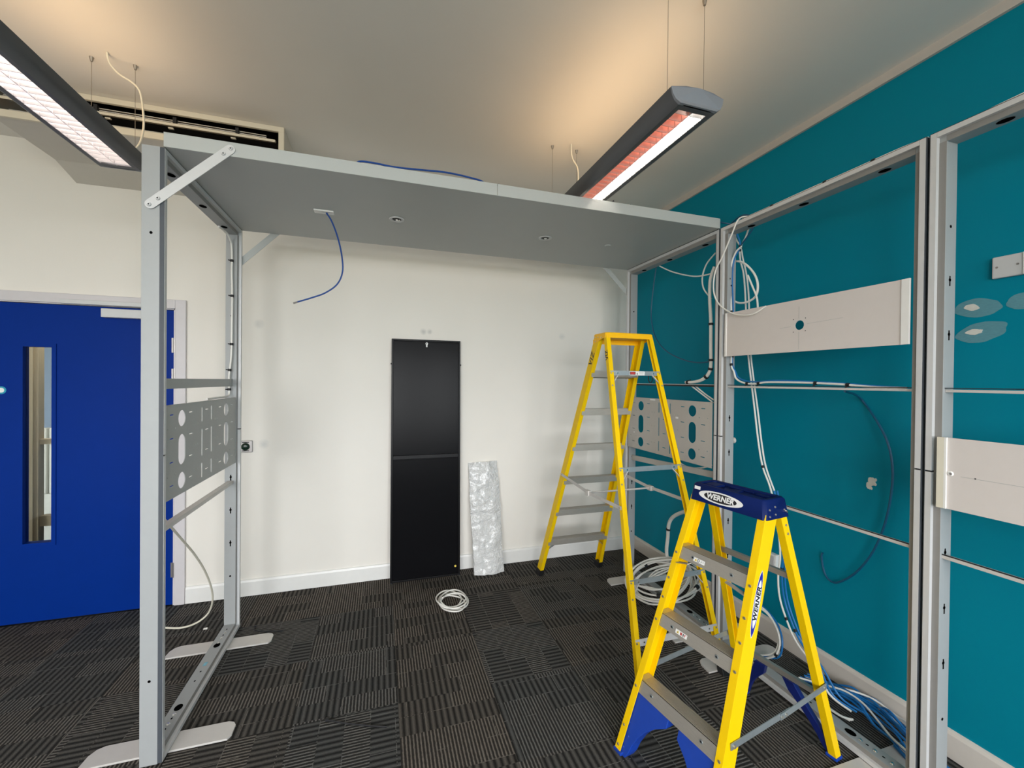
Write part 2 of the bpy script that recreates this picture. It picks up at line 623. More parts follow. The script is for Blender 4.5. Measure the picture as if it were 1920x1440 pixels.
def door():
    d = bpy.data.objects.new('door_1', None)
    COL.objects.link(d)
    d.location = ((DX0+DX1)/2, YB, 0)
    ORG[d.name] = tuple(d.location)
    struct(d)
    d['label'] = 'blue door with narrow vision panel in the white wall'
    y0 = 3.402
    x0, x1, z0, z1 = DX0+.012, DX1-.014, .004, 2.006
    vx0, vx1, vz0, vz1 = -2.128, -1.988, .50, 1.735
    leaf = MB()
    leaf.box(x0, vx0, y0, y0+.044, z0, z1).box(vx1, x1, y0, y0+.044, z0, z1)
    leaf.box(vx0, vx1, y0, y0+.044, z0, vz0).box(vx0, vx1, y0, y0+.044, vz1, z1)
    lf = leaf.build('door_leaf', MAT['door_blue'], d)
    f = MB()
    for a in ((vx0-.022, vx0, vz0-.022, vz1+.022), (vx1, vx1+.022, vz0-.022, vz1+.022)):
        f.box(a[0], a[1], y0-.006, y0, a[2], a[3])
    f.box(vx0, vx1, y0-.006, y0, vz0-.022, vz0).box(vx0, vx1, y0-.006, y0, vz1, vz1+.022)
    f.build('glazing_bead', MAT['door_blue'], lf)
    MB().box(vx0, vx1, y0+.018, y0+.024, vz0, vz1).build('pane', MAT['pane_glass'], lf)
    # lining and architrave
    ln = MB()
    ln.box(DX1-.012, DX1+.03, y0-.006, YB+.15, 0, DZ+.03).box(DX0-.03, DX0+.010, y0-.006, YB+.15, 0, DZ+.03).box(DX0-.03, DX1+.03, y0-.006, YB+.15, DZ-.012, DZ+.03)
    ln.build('lining', MAT['architrave'], d)
    ar = MB()
    ar.box(DX1-.002, DX1+.06, 3.384, YB, 0, DZ+.056).box(DX0-.06, DX0+.002, 3.384, YB, 0, DZ+.056).box(DX0+.002, DX1-.002, 3.384, YB, DZ-.006, DZ+.056)
    ar.build('architrave', MAT['architrave'], d, bevel=.004)
    for z in (1.77, 1.56, .24):
        h = MB().cyl((x1+.007, y0-.006, z-.05), (x1+.007, y0-.006, z+.05), .007, 10)
        h.box(x1-.012, x1+.006, y0-.003, y0+.0, z-.05, z+.05)
        h.build('hinge', MAT['steel_plate'], d, smooth=True)
    c = MB().box(-1.72, -1.43, 3.355, y0, 1.935, 1.992)
    c.build('closer_body', MAT['lip_white'], d, bevel=.004)
    MB().box(-1.93, -1.43, 3.362, 3.384, 2.012, 2.04).build('closer_track', MAT['lip_white'], d, bevel=.003)
    MB().cyl((-2.232, y0-.002, 1.462), (-2.232, y0, 1.462), .024, 24).build('door_sign', MAT['sign_blue'], d)
    MB().cyl((-2.232, y0-.003, 1.462), (-2.232, y0-.002, 1.462), .015, 24).build('door_sign', MAT['print_white'], d)
door()

def corridor():
    m = MB()
    y1, xa, xb = 5.4, -4.6, -1.2
    m.box(xa, xb, y1, y1+.1, -.1, 2.6).box(xa-.1, xa, YB+.15, y1+.1, -.1, 2.6).box(xb, xb+.1, YB+.15, y1+.1, -.1, 2.6)
    m.box(xa, xb, YB+.15, y1, 2.6, 2.7)
    struct(m.build('wall_corridor', MAT['corridor_paint']))
    struct(MB().box(xa, xb, YB+.15, y1, -.1, -.006).build('floor_corridor', MAT['gasket']))
    f = thing('timber_door_frame', 'pale timber frame seen through the narrow glass in the blue door', 'door frame', (-2.57, 4.2, -.006))
    for x0, x1, d in ((-2.66, -2.62, .10), (-2.62, -2.595, .07), (-2.595, -2.555, .09), (-2.555, -2.527, .06)):
        MB().box(x0, x1, 4.2-d*.3, 4.2+d*.7, -.006, 2.2).build('jamb_strip', MAT['timber'], f)
    MB().box(-2.527, -2.2, 4.2, 4.26, .38, .46).build('sill', MAT['timber'], f)
    MB().box(-2.527, -2.2, 4.2, 4.26, 1.02, 1.06).build('rail', MAT['timber'], f)
    g = thing('radiator', 'white panel radiator low behind the narrow door glass', 'radiator', (-2.6, 4.9, -.006))
    for k in range(9):
        MB().box(-2.95+k*.075, -2.89+k*.075, 4.88, 4.95, .48, 1.08).build('radiator_column', MAT['corridor_light'], g, bevel=.01)
    MB().box(-2.97, -2.27, 4.885, 4.945, -.006, .48).build('radiator_base', MAT['corridor_light'], g)
    ld = bpy.data.lights.new('corridor_lamp', 'AREA')
    ld.size = .5
    ld.energy = 26
    ld.color = (1, .9, .75)
    o = bpy.data.objects.new('corridor_lamp', ld)
    o.location = (-2.3, 4.2, 2.55)
    COL.objects.link(o)
corridor()

# ------------------------------------------------------------------ ceiling air conditioner
def aircon():
    x0, x1, y0 = -1.87, -.555, 2.78
    t = thing('air_conditioner', 'cream ceiling air conditioner with black slotted vent above the door', 'air conditioner', ((x0+x1)/2, 3.1, 2.8))
    zb = 2.852
    # casing: sides and sloping underside, open at the vent
    prof = [(y0+.004, zb), (3.22, zb-.004), (YB-.001, 2.79), (YB-.001, 2.802), (3.22, zb+.008), (y0+.004, zb+.012)]
    MB().loft([(x0+.006, y, z) for y, z in prof], [(x1-.006, y, z) for y, z in prof]).build('underside', MAT['ac_casing'], t)
    side = [(y0+.004, zb), (3.22, zb-.004), (YB-.001, 2.79), (YB-.001, ZC-.001), (y0+.004, ZC-.001)]
    for xa, xb in ((x0, x0+.006), (x1-.006, x1)):
        MB().loft([(xa, y, z) for y, z in side], [(xb, y, z) for y, z in side]).build('side_panel', MAT['ac_casing'], t)
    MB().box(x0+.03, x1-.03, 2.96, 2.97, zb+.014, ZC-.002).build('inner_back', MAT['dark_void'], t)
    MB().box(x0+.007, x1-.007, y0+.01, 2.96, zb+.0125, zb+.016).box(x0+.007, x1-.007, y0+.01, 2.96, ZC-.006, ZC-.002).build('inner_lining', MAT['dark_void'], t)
    fr = MB()
    fr.box(x0, x1, y0-.014, y0+.004, ZC-.030, ZC-.001)
    fr.box(x0, x1, y0-.014, y0+.004, zb-.004, zb+.032)
    fr.build('vent_frame', MAT['ac_cream'], t, bevel=.002)
    for xa, xb in ((x0, x0+.032), (x1-.030, x1)):
        MB().box(xa, xb, y0-.014, y0+.004, zb+.032, ZC-.030).build('vent_frame_end', MAT['ac_cream'], t, bevel=.002)
    def slat(ya, za, yb, zb_, th, xa, xb, m):
        A = [(xa, ya, za), (xa, yb, zb_), (xa, yb, zb_+th), (xa, ya, za+th)]
        B = [(xb, p[1], p[2]) for p in A]
        MB().loft(A, B).build('vent_slat', MAT[m], t)
    slat(y0+.015, 2.978, y0+.03, 2.981, .003, x0+.04, x1-.10, 'ac_casing')
    slat(y0+.015, 2.966, y0+.035, 2.970, .004, x0+.04, x1-.10, 'ac_casing')
    slat(y0-.002, 2.941, y0+.03, 2.950, .014, x0+.04, x1-.05, 'ac_cream')
    slat(y0+.05, 2.915, y0+.07, 2.918, .003, x0+.04, x1-.14, 'ac_casing')
    slat(y0+.05, 2.895, y0+.07, 2.898, .003, x0+.04, x1-.14, 'ac_casing')
    clip = MB().box(-.008, .008, -.012, .012, -.016, .016).mesh('slat_clip', MAT['black_rubber'])
    for x in (-1.45, -1.10, -.80):
        inst('slat_clip', clip, t, (x, y0+.01, 2.974))
    lug = MB().box(-.012, .012, -.006, .006, -.003, .003).mesh('clip_lug', MAT['ac_cream'])
    for x in (-1.40, -1.12, -.82):
        inst('clip_lug', lug, t, (x, y0+.01, 2.930))
aircon()

# ------------------------------------------------------------------ pendant linear lights
def pendant(cx, label, tubes, warm, cable, cable_label, up):
    y0, y1 = 1.268, 2.503
    zt, zb = 2.612, 2.556
    t = thing('pendant_light', label, 'light', (cx, (y0+y1)/2, zb), group='suspended linear lights')
    for s in (-1, 1):
        # bulged outer skin
        P = [(.080, zb), (.098, zb+.012), (.110, zb+.032), (.116, zt), (.112, zt), (.106, zb+.034), (.094, zb+.016), (.077, zb+.004)]
        MB().loft([(cx+s*a, y0+.006, z) for a, z in P], [(cx+s*a, y1-.006, z) for a, z in P]).build('housing_side', MAT['lamp_grey'], t, smooth=True)
        rim = MB().box(cx+s*.062, cx+s*.080, y0+.006, y1-.006, zb, zb+.004)
        rim.build('housing_rim', MAT['lamp_grey'], t)
    for ya, yb in ((y0, y0+.006), (y1-.006, y1)):
        E = [(-.080, zb), (-.098, zb+.012), (-.110, zb+.032), (-.116, zt), (-.06, zt+.006), (0, zt+.008), (.06, zt+.006), (.116, zt), (.110, zb+.032), (.098, zb+.012), (.080, zb)]
        sgn = -1 if ya == y0 else 1
        A = [(cx+a, ya+sgn*.012*max(0, 1-(a/.116)**2)*(1 if ya == y0 else 0), z) for a, z in E]
        B = [(cx+a, yb+sgn*.012*max(0, 1-(a/.116)**2)*(1 if ya != y0 else 0), z) for a, z in E]
        MB().loft(A, B).build('end_cap', MAT['lamp_end'], t)
        a, b = (ya, y0+.030) if ya == y0 else (y1-.030, yb)
        MB().box(cx-.062, cx+.062, a+.001, b-.001, zb, zb+.004).build('end_rim', MAT['lamp_grey'], t)
    # reflector trays, louvre, tubes
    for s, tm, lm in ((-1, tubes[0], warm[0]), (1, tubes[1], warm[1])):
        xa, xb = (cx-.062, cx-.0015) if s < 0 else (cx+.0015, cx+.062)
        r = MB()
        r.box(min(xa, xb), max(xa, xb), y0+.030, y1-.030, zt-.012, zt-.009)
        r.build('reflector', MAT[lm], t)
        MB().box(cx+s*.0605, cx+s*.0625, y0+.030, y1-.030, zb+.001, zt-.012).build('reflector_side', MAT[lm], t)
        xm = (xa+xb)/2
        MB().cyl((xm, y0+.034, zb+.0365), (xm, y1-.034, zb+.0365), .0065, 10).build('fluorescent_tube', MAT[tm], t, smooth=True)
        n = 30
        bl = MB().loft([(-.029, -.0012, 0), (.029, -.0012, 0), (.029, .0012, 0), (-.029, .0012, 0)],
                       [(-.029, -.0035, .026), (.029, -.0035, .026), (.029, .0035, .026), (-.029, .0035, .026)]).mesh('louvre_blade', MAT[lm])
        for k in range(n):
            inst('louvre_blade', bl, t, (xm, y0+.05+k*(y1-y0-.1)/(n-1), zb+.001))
    MB().box(cx-.0014, cx+.0014, y0+.030, y1-.030, zb+.001, zt-.012).build('louvre_divider', MAT['louvre'], t)
    # suspension: four wires with ceiling buttons
    for x in (cx-.083, cx+.083):
        for y in (1.335, 2.445):
            MB().cyl((x, y, zt-.004), (x, y, ZC-.012), .0011, 6).build('suspension_wire', MAT['wire'], t)
            MB().cyl((x, y, ZC-.020), (x, y, ZC), .005, 10, .009).build('ceiling_button', MAT['wire'], t, smooth=True)
    cb = MB().tube(smooth_path(cable), .0042, 8)
    cb.build('supply_cable', MAT['cream_pvc'], t, smooth=True)
    # light of the tubes: through the open top on the ceiling
    ld = bpy.data.lights.new('tube_uplight', 'AREA')
    ld.shape = 'RECTANGLE'
    ld.size, ld.size_y = .12, 1.12
    ld.energy = up
    ld.color = (1.0, .66, .36)
    o = bpy.data.objects.new('tube_uplight', ld)
    COL.objects.link(o)
    o.parent = t
    o.location = (0, 0, zt-zb-.004)
    o.rotation_euler = (pi, 0, 0)
pendant(-1.207, 'suspended grey linear light above the blue door, both tubes bright', ('tube_warm', 'tube_warm'), ('louvre', 'louvre'),
        [(-1.202,2.383,3.03),(-1.201,2.4,2.994),(-1.177,2.42,2.963),(-1.133,2.44,2.944),(-1.104,2.44,2.907),(-1.087,2.43,2.821),(-1.08,2.42,2.729),(-1.085,2.4,2.647),(-1.11,2.4,2.606)], '', UPLIGHT)
pendant(1.10, 'suspended grey linear light above the tall ladder, one tube glowing red', ('tube_red', 'tube_white'), ('louvre_red_lit', 'louvre'),
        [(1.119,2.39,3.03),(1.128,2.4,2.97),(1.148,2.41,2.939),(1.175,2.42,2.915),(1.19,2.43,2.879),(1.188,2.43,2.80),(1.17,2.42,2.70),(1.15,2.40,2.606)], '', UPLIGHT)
# ------------------------------------------------------------------ tall exhibition frames
FZ0, FZ1, FW = .008, 2.462, .976
HOLES = {}
def hole_meshes():
    # a flush black opening, keyhole or round, facing -Y
    k = MB()
    k.cyl((0, 0, .004), (0, -.0006, .004), .0065, 10).box(-.003, .003, -.0006, 0, -.018, .018)
    HOLES['key'] = k.mesh('keyhole', MAT['black_hole'])
    HOLES['round'] = MB().cyl((0, 0, 0), (0, -.0006, 0), .0055, 10).mesh('bolt_hole', MAT['black_hole'])
    HOLES['cable'] = MB().add([(.016*cos(2*pi*i/16), .022*sin(2*pi*i/16), .0008) for i in range(16)], [tuple(range(16))]).mesh('cable_hole', MAT['black_hole'])
    HOLES['screw'] = MB().cyl((0, 0, 0), (0, 0, .004), .0075, 12, .004).mesh('screw', MAT['chrome'], smooth=True)
    HOLES['pin'] = MB().add([(.004*cos(2*pi*i/10), .006*sin(2*pi*i/10), .0008) for i in range(10)], [tuple(range(10))]).mesh('pin_hole', MAT['black_hole'])
hole_meshes()

def frame(label, xf, s, y0, feet, extra_y=0):
    """xf: plane of the front lip, s: direction the body runs back in; the frame stands on edge along Y"""
    y1 = y0+FW
    t = thing('display_frame', label, 'frame', (xf+s*.04, (y0+y1)/2, 0), group='tall aluminium display frames')
    B0, B1 = xf+s*.016, xf+s*.076           # body
    W = .042
    def lip(a, part, axis):
        """raised lip and black gasket on the front of a bar"""
        pass
    for (ya, yb, lo, li) in ((y0, y0+W, y0+.003, 1), (y1-W, y1, y1-.003, -1)):
        p = MB().box(B0, B1, ya, yb, FZ0, FZ1).build('post', MAT['alu_paint'], t, bevel=.0015)
        for za, zb in ((FZ0+.003, 1.236), (1.242, FZ1-.003)):
            MB().box(xf, B0, lo, lo+li*.018, za, zb).build('lip_strip', MAT['lip_white'], p)
        MB().box(xf+s*.0012, B0, lo, lo-li*.0028, FZ0+.003, FZ1-.003).build('gasket', MAT['edge_dark'], p)
        MB().box(B0-s*.0008, B0, lo+li*.018, lo+li*.0385, FZ0+.04, FZ1-.04).build('step_strip', MAT['step_grey'], p)
        MB().box(xf+s*.004, B0, lo, lo+li*.017, 1.236, 1.242).build('joint', MAT['gasket'], p)
    for (za, zb, lo, li, nm) in ((FZ0, FZ0+W, FZ0+.003, 1, 'bottom_rail'), (FZ1-W, FZ1, FZ1-.003, -1, 'top_rail')):
        p = MB().box(B0, B1, y0+W, y1-W, za, zb).build(nm, MAT['alu_paint'], t, bevel=.0015)
        MB().box(xf, B0, y0+.0215, y1-.0215, lo, lo+li*.018).build('lip_strip', MAT['lip_white'], p)
        MB().box(xf+s*.0012, B0, y0+.003, y1-.003, lo, lo-li*.0028).build('gasket', MAT['gasket'], p)
        MB().box(B0-s*.0008, B0, y0+.0415, y1-.0415, lo+li*.018, lo+li*.0385).build('step_strip', MAT['step_grey'], p)
    xm = xf+s*.044
    for z in (.545, .745, .945, 1.145, 1.345, 1.73, 1.925):
        inst('keyhole', HOLES['key'], t, (xm, y1-W, z))
    for z in (.345, 2.12):
        inst('bolt_hole', HOLES['round'], t, (xm, y1-W, z))
        inst('bolt_hole', HOLES['round'], t, (xm, y0, z))
    zt = FZ0+W
    for dy in (.255, .722):
        inst('cable_hole', HOLES['cable'], t, (xm, y0+dy, zt))
    for dy in (.10, .16, .79, .85, .215, .745):
        inst('screw', HOLES['screw'], t, (xm, y0+dy, zt))
    for dy in (.13, .19, .82, .88, .43, .50):
        inst('pin_hole', HOLES['pin'], t, (xm, y0+dy, zt))
    for dy in (.16, .50, .80):
        o = inst('cable_hole', HOLES['cable'], t, (xm, y0+dy, FZ1-W), (pi, 0, 0))
    for fy in feet:
        foot(t, xm, fy)
    return t

def foot(t, xm, fy):
    L, Wd = .262, .052
    pts = []
    for k in range(7):          # rounded leading corners, one side fuller
        a = pi/2*k/6
        pts.append((L-.045+.045*sin(a), -Wd+.0+(Wd*1.2)*(1-cos(a))*.0+(.10*(k/6))))
    P = [(-L, -Wd), (L-.012, -Wd), (L, -Wd+.02), (L, Wd-.030), (L-.012, Wd-.010), (L-.035, Wd), (-L+.045, Wd), (-L+.02, Wd-.012), (-L+.005, Wd-.04)]
    MB().loft([(xm+a, fy+b, 0) for a, b in P], [(xm+a, fy+b, .008) for a, b in P]).build('foot_plate', MAT['foot_steel'], t, bevel=.001)

LX, RX = -.823, 1.900
FL = frame('tall grey display frame standing alone at the left of the canopy', LX, -1, 2.0, (2.11, 2.798))
F1 = frame('tall grey display frame under the canopy, nearest the white wall', RX, 1, 2.0, (2.12, 2.848))
F2 = frame('tall grey display frame along the teal wall with a drilled white panel', RX, 1, 1.016, (1.157, 1.852))
F3 = frame('tall grey display frame at the right edge of the photo', RX, 1, .032, (.14, .84))
MB().box(LX-.036, LX-.052, 2.545, 2.575, FZ0+.042, FZ0+.0425).build('sticker', MAT['sticker_holo'], FL, label='small shiny blue sticker')

# ---- perforated mounting plates, cut from sheet
def plate(parent, x, yc, m, th=.003):
    hw, z0, z1, zc = .446, 1.036, 1.431, 1.233
    loops = [[(-hw, z0), (hw, z0), (hw, z1), (-hw, z1)]]
    def stad(u, z, r, h, n=8):
        p = [(u+r*cos(pi*k/n), z+h+r*sin(pi*k/n)) for k in range(n+1)]
        p += [(u-r*cos(pi*k/n), z-h-r*sin(pi*k/n)) for k in range(n+1)]
        return p
    def hslot(u, z, r, h, n=3):
        p = [(u+h+r*sin(pi*k/n), z-r*cos(pi*k/n)) for k in range(n+1)]
        p += [(u-h-r*sin(pi*k/n), z+r*cos(pi*k/n)) for k in range(n+1)]
        return p
    for u in (-.277, .277):
        for dz in (-.138, .138):
            loops.append(stad(u, zc+dz, .036, .0005))
        loops.append(stad(u, zc, .034, .034))
    for u in (-.060, .060):
        loops.append(stad(u, zc, .0055, .062, 4))
        loops.append(stad(u, zc+.138, .0055, .032, 4))
        loops.append(stad(u, zc-.138, .0055, .032, 4))
    for u in (-.372, -.187, 0, .183, .372):
        for dz in (-.148, -.049, .052, .153):
            loops.append(hslot(u, zc+dz+.006, .0024, .016))
    for u in (-.41, -.34, .34, .41):
        for dz in (-.10, .10):
            loops.append([(u+.0035*cos(2*pi*k/6), zc+dz+.0035*sin(2*pi*k/6)) for k in range(6)])
    for u in (-.14, -.11, .11, .14):
        for dz in (-.12, .10, 0):
            loops.append([(u+.003*cos(2*pi*k/6), zc+dz+.003*sin(2*pi*k/6)) for k in range(6)])
    co, ed = [], []
    for l in loops:
        b = len(co)
        co += [Vector(p) for p in l]
        ed += [(b+i, b+(i+1) % len(l)) for i in range(len(l))]
    V, E_, F, *_ = delaunay_2d_cdt(co, ed, [], 0, 1e-6)
    # drop triangles inside the holes
    def inside(p, l):
        c = False
        j = len(l)-1
        for i in range(len(l)):
            if (l[i][1] > p[1]) != (l[j][1] > p[1]) and p[0] < (l[j][0]-l[i][0])*(p[1]-l[i][1])/(l[j][1]-l[i][1])+l[i][0]:
                c = not c
            j = i
        return c
    fs = []
    for f in F:
        c = sum((V[i] for i in f), Vector((0, 0)))/len(f)
        if inside(c, loops[0]) and not any(inside(c, l) for l in loops[1:]):
            fs.append(tuple(f))
    mb = MB()
    mb.add([(x, yc+p[0], p[1]) for p in V], fs)
    o = mb.build('mounting_plate', m, parent)
    md = o.modifiers.new('sheet', 'SOLIDIFY')
    md.thickness = th
    md.offset = 0
    MB().box(x-.001, x-.012 if x < 0 else x+.012, yc-.446, yc+.446, 1.431, 1.434).build('plate_fold', m, parent)
    return o
plate(FL, LX-.020, 2.488, MAT['plate_grey_cool'])
plate(F1, RX+.006, 2.488, MAT['plate_grey'])
# small paper labels on the right-hand plate
for y, z, w, h in ((2.62, 1.424, .06, .010), (2.355, 1.315, .026, .012), (2.85, 1.16, .012, .008)):
    MB().box(RX+.0035, RX+.0043, y-w/2, y+w/2, z-h/2, z+h/2).build('paper_label', MAT['print_white'], F1)

def crossbar(parent, pts, w, t, m='alu_paint', name='crossbar'):
    return MB().bar(pts[0], pts[1], w, t).build(name, MAT[m], parent, bevel=.001)
crossbar(FL, ((LX-.04, 2.042, 1.524), (LX-.04, 2.934, 1.524)), .044, .006, 'plate_grey_cool')
crossbar(FL, ((LX-.045, 2.042, .918), (LX-.045, 2.934, .918)), .020, .030, 'foot_steel')
crossbar(F1, ((RX+.04, 2.042, 1.533), (RX+.04, 2.934, 1.533)), .012, .012, 'gasket')
crossbar(F1, ((RX+.034, 2.042, 1.540), (RX+.034, 2.934, 1.540)), .004, .004, 'lip_white')
crossbar(F1, ((RX+.045, 2.042, .992), (RX+.045, 2.934, .944)), .040, .010, 'plate_grey')
for F, ya in ((F2, 1.058), (F3, .074)):
    yb = ya+.892
    crossbar(F, ((RX+.036, ya, 1.531), (RX+.036, yb, 1.531)), .010, .014, 'foot_steel')
    crossbar(F, ((RX+.030, ya, 1.5405), (RX+.030, yb, 1.5405)), .003, .010, 'gasket')
    crossbar(F, ((RX+.036, ya, .936), (RX+.036, yb, .936)), .012, .022, 'foot_steel')
    crossbar(F, ((RX+.026, ya, .9445), (RX+.026, yb, .9445)), .004, .003, 'gasket')

# ---- white fixing panels in the two near frames
def fixing_panel(F, ya, yb, z0, z1, hole=None, lines=(), knob=None):
    x = RX+.004
    loops = [[(ya+.0, z0), (yb-.0, z0), (yb-.0, z1), (ya+.0, z1)]]
    if hole:
        loops.append([(hole[0]+hole[2]*cos(2*pi*k/24), hole[1]+hole[2]*sin(2*pi*k/24)) for k in range(24)])
    co, ed = [], []
    for l in loops:
        b = len(co)
        co += [Vector(p) for p in l]
        ed += [(b+i, b+(i+1) % len(l)) for i in range(len(l))]
    V, E_, Fc, *_ = delaunay_2d_cdt(co, ed, [], 0, 1e-6)
    fs = []
    for f in Fc:
        c = sum((V[i] for i in f), Vector((0, 0)))/len(f)
        if hole and (c-Vector(hole[:2])).length < hole[2]*.999:
            continue
        fs.append(tuple(f))
    o = MB().add([(x, p[0], p[1]) for p in V], fs).build('fixing_panel', MAT['panel_pink'], F)
    md = o.modifiers.new('sheet', 'SOLIDIFY')
    md.thickness = .004
    md.offset = 0
    for y, d in ((ya, .026), (yb-.012, .012)):
        MB().box(x-.006, x-.002, y, y+d, z0, z1).build('end_lip', MAT['gloss_white'], F)
    for (y0_, z0_, y1_, z1_) in lines:
        MB().bar((x-.0025, y0_, z0_), (x-.0025, y1_, z1_), .0011, .0006, up=(1, 0, 0) if False else (0, .3, 1) if abs(y1_-y0_) > abs(z1_-z0_) else (0, 1, 0)).build('pencil_line', MAT['plate_grey_cool'], F)
    return o
fixing_panel(F2, 1.060, 1.948, 1.705, 1.954, (1.497, 1.831, .023),
             ((1.30, 1.839, 1.46, 1.833), (1.54, 1.829, 1.60, 1.826), (1.499, 1.715, 1.499, 1.800), (1.499, 1.862, 1.499, 1.92)))
for dy, dz in ((.03, .03), (-.03, .03), (.03, -.03), (-.03, -.03)):
    MB().cyl((RX+.002, 1.497+dy, 1.831+dz), (RX+.0016, 1.497+dy, 1.831+dz), .0025, 8).build('pilot_hole', MAT['gasket'], F2)
# the panel of the right-hand frame turns its lipped end to the far post
def panel3():
    x = RX-.002
    MB().box(x, x+.004, .082, .948, 1.118, 1.3675).build('fixing_panel', MAT['panel_pink'], F3)
    MB().box(x-.006, x+.004, .948, .968, 1.118, 1.3675).build('end_lip', MAT['cream_pvc'], F3)
    MB().box(x-.006, x, .942, .948, 1.118, 1.3675).build('end_lip', MAT['gloss_white'], F3)
    MB().bar((x-.0005, .10, 1.24), (x-.0005, .905, 1.238), .0011, .0006).build('pencil_line', MAT['plate_grey_cool'], F3)
    MB().cyl((x, .932, 1.243), (x-.004, .932, 1.243), .009, 14, .006).build('knock_out', MAT['gloss_white'], F3, smooth=True)
    MB().cyl((x-.0042, .930, 1.243), (x-.005, .930, 1.243), .004, 10).build('knock_out', MAT['steel_plate'], F3)
    MB().cyl((x-.0006, .868, 1.239), (x-.001, .868, 1.239), .0025, 8).build('pilot_hole', MAT['gasket'], F3)
panel3()

# ------------------------------------------------------------------ canopy between the frames
def canopy():
    x0, x1, y0, y1, z0 = LX-.004, RX+.004, 1.998, 2.978, 2.4635
    t = thing('canopy', 'long grey sheet metal canopy bridging the display frames', 'canopy', ((x0+x1)/2, (y0+y1)/2, z0))
    xs = .540
    for a, b in ((x0, xs-.0008), (xs+.0008, x1)):
        MB().box(a, b, y0, y0+.003, z0, z0+.058).build('fascia', MAT['canopy_grey'], t, bevel=.0008)
        MB().box(a, b, y0+.003, y0+.02, z0+.0555, z0+.058).build('fascia_return', MAT['canopy_grey'], t)
    MB().box(x0, x1, y0+.003, y1-.003, z0, z0+.003).build('soffit', MAT['canopy_grey'], t)
    MB().box(x0, x1, y1-.003, y1, z0, z0+.058).build('rear_flange', MAT['canopy_grey'], t)
    for x in (x0, x1-.003):
        MB().box(x, x+.003, y0+.003, y1-.003, z0+.003, z0+.058).build('end_flange', MAT['canopy_grey'], t)
    for x in (.55, 1.30, 1.72):
        MB().cyl((x, y0+.01, z0+.058), (x, y0+.01, z0+.063), .004, 8).build('screw', MAT['gasket'], t)
    MB().cyl((1.195, y0+.012, z0+.058), (1.195, y0+.012, z0+.072), .007, 10, .004).build('grommet', MAT['black_rubber'], t)
    for k, (x, y, ang) in enumerate(((.079, 2.473, 0), (.99, 2.486, 1))):
        d = thing('recessed_downlight', ('round recessed downlight in the canopy near the blue cable outlet', 'round recessed downlight in the canopy above the tall ladder')[k], 'downlight', (x, y, z0-.004), group='downlights in the canopy')
        n = 24
        m = MB()
        prof = [(.042, 0), (.040, -.004), (.030, -.004), (.026, 0), (.024, .0035)]
        vs, fs = [], []
        for (r, dz) in prof:
            vs += [(x+r*cos(2*pi*i/n), y+r*sin(2*pi*i/n), z0+dz-.0005) for i in range(n)]
        for q in range(len(prof)-1):
            fs += [(q*n+i, q*n+(i+1) % n, (q+1)*n+(i+1) % n, (q+1)*n+i) for i in range(n)]
        m.add(vs, fs)
        m.build('bezel', MAT['lip_white'], d, smooth=True)
        MB().cyl((x, y, z0-.001), (x, y, z0-.0025), .0235, 20).build('lamp_face', MAT['black_paint'], d)
        MB().cyl((x+.006, y+.008, z0-.0025), (x+.006, y+.008, z0-.0045), .010 if ang else .013, 14, .005).build('lamp_lens', MAT['chrome'], d, smooth=True)
    o = MB()
    o.box(-.352, -.252, 2.462, 2.482, z0-.008, z0).box(-.352, -.252, 2.49, 2.508, z0-.008, z0).box(-.352, -.318, 2.482, 2.49, z0-.008, z0).box(-.285, -.252, 2.482, 2.49, z0-.008, z0)
    e = thing('cable_outlet', 'white brush cable outlet plate in the canopy', 'outlet', (-.302, 2.485, z0-.008))
    o.build('outlet_frame', MAT['gloss_white'], e, bevel=.003)
    MB().box(-.318, -.285, 2.482, 2.49, z0-.003, z0-.0005).build('outlet_slot', MAT['gasket'], e)
    c = MB().cyl((1.441, 2.484, z0-.0005), (1.441, 2.484, z0-.006), .022, 20, .018).build('ceiling_sensor', MAT['canopy_grey'], None, smooth=True, origin=(1.441, 2.484, z0-.006))
    tag(c, 'small round grey blanking cap at the right end of the canopy', 'cap')
canopy()

def strap(label, p, q, y, m='lip_white', bolts=True):
    p, q = Vector((p[0], y, p[1])), Vector((q[0], y, q[1]))
    d = (q-p).normalized()
    u = Vector((d.z, 0, -d.x))
    n = 8
    hw = .0185
    prof = [q+(u*cos(pi*k/n)+d*sin(pi*k/n))*hw for k in range(n+1)]+[p+(-u*cos(pi*k/n)-d*sin(pi*k/n))*hw for k in range(n+1)]
    mid = (p+q)/2
    t = thing('corner_brace', label, 'brace', tuple(mid), group='flat corner braces')
    s = -1 if bolts else 1
    MB().loft(prof, [v+Vector((0, .004*s, 0)) for v in prof]).build('strap', MAT[m], t, bevel=.0008)
    if bolts:
        for c in (p-d*.004, p+d*.036, q+d*.004, q-d*.032):
            b = MB().cyl(c+Vector((0, -.004, 0)), c+Vector((0, -.009, 0)), .0085, 14, .006)
            b.cyl(c+Vector((0, -.009, 0)), c+Vector((0, -.0075, 0)), .003, 6)
            b.build('bolt', MAT['lip_white'], t, smooth=True)
strap('light grey brace with four bolts across the front left canopy corner', (-.868, 2.230), (-.598, 2.490), 1.9975)
strap('grey brace behind the left end of the canopy', (-.84, 2.262), (-.635, 2.475), 2.979, 'canopy_grey', False)
strap('grey brace behind the right end of the canopy, above the tall ladder', (1.925, 2.265), (1.70, 2.475), 2.979, 'canopy_grey', False)
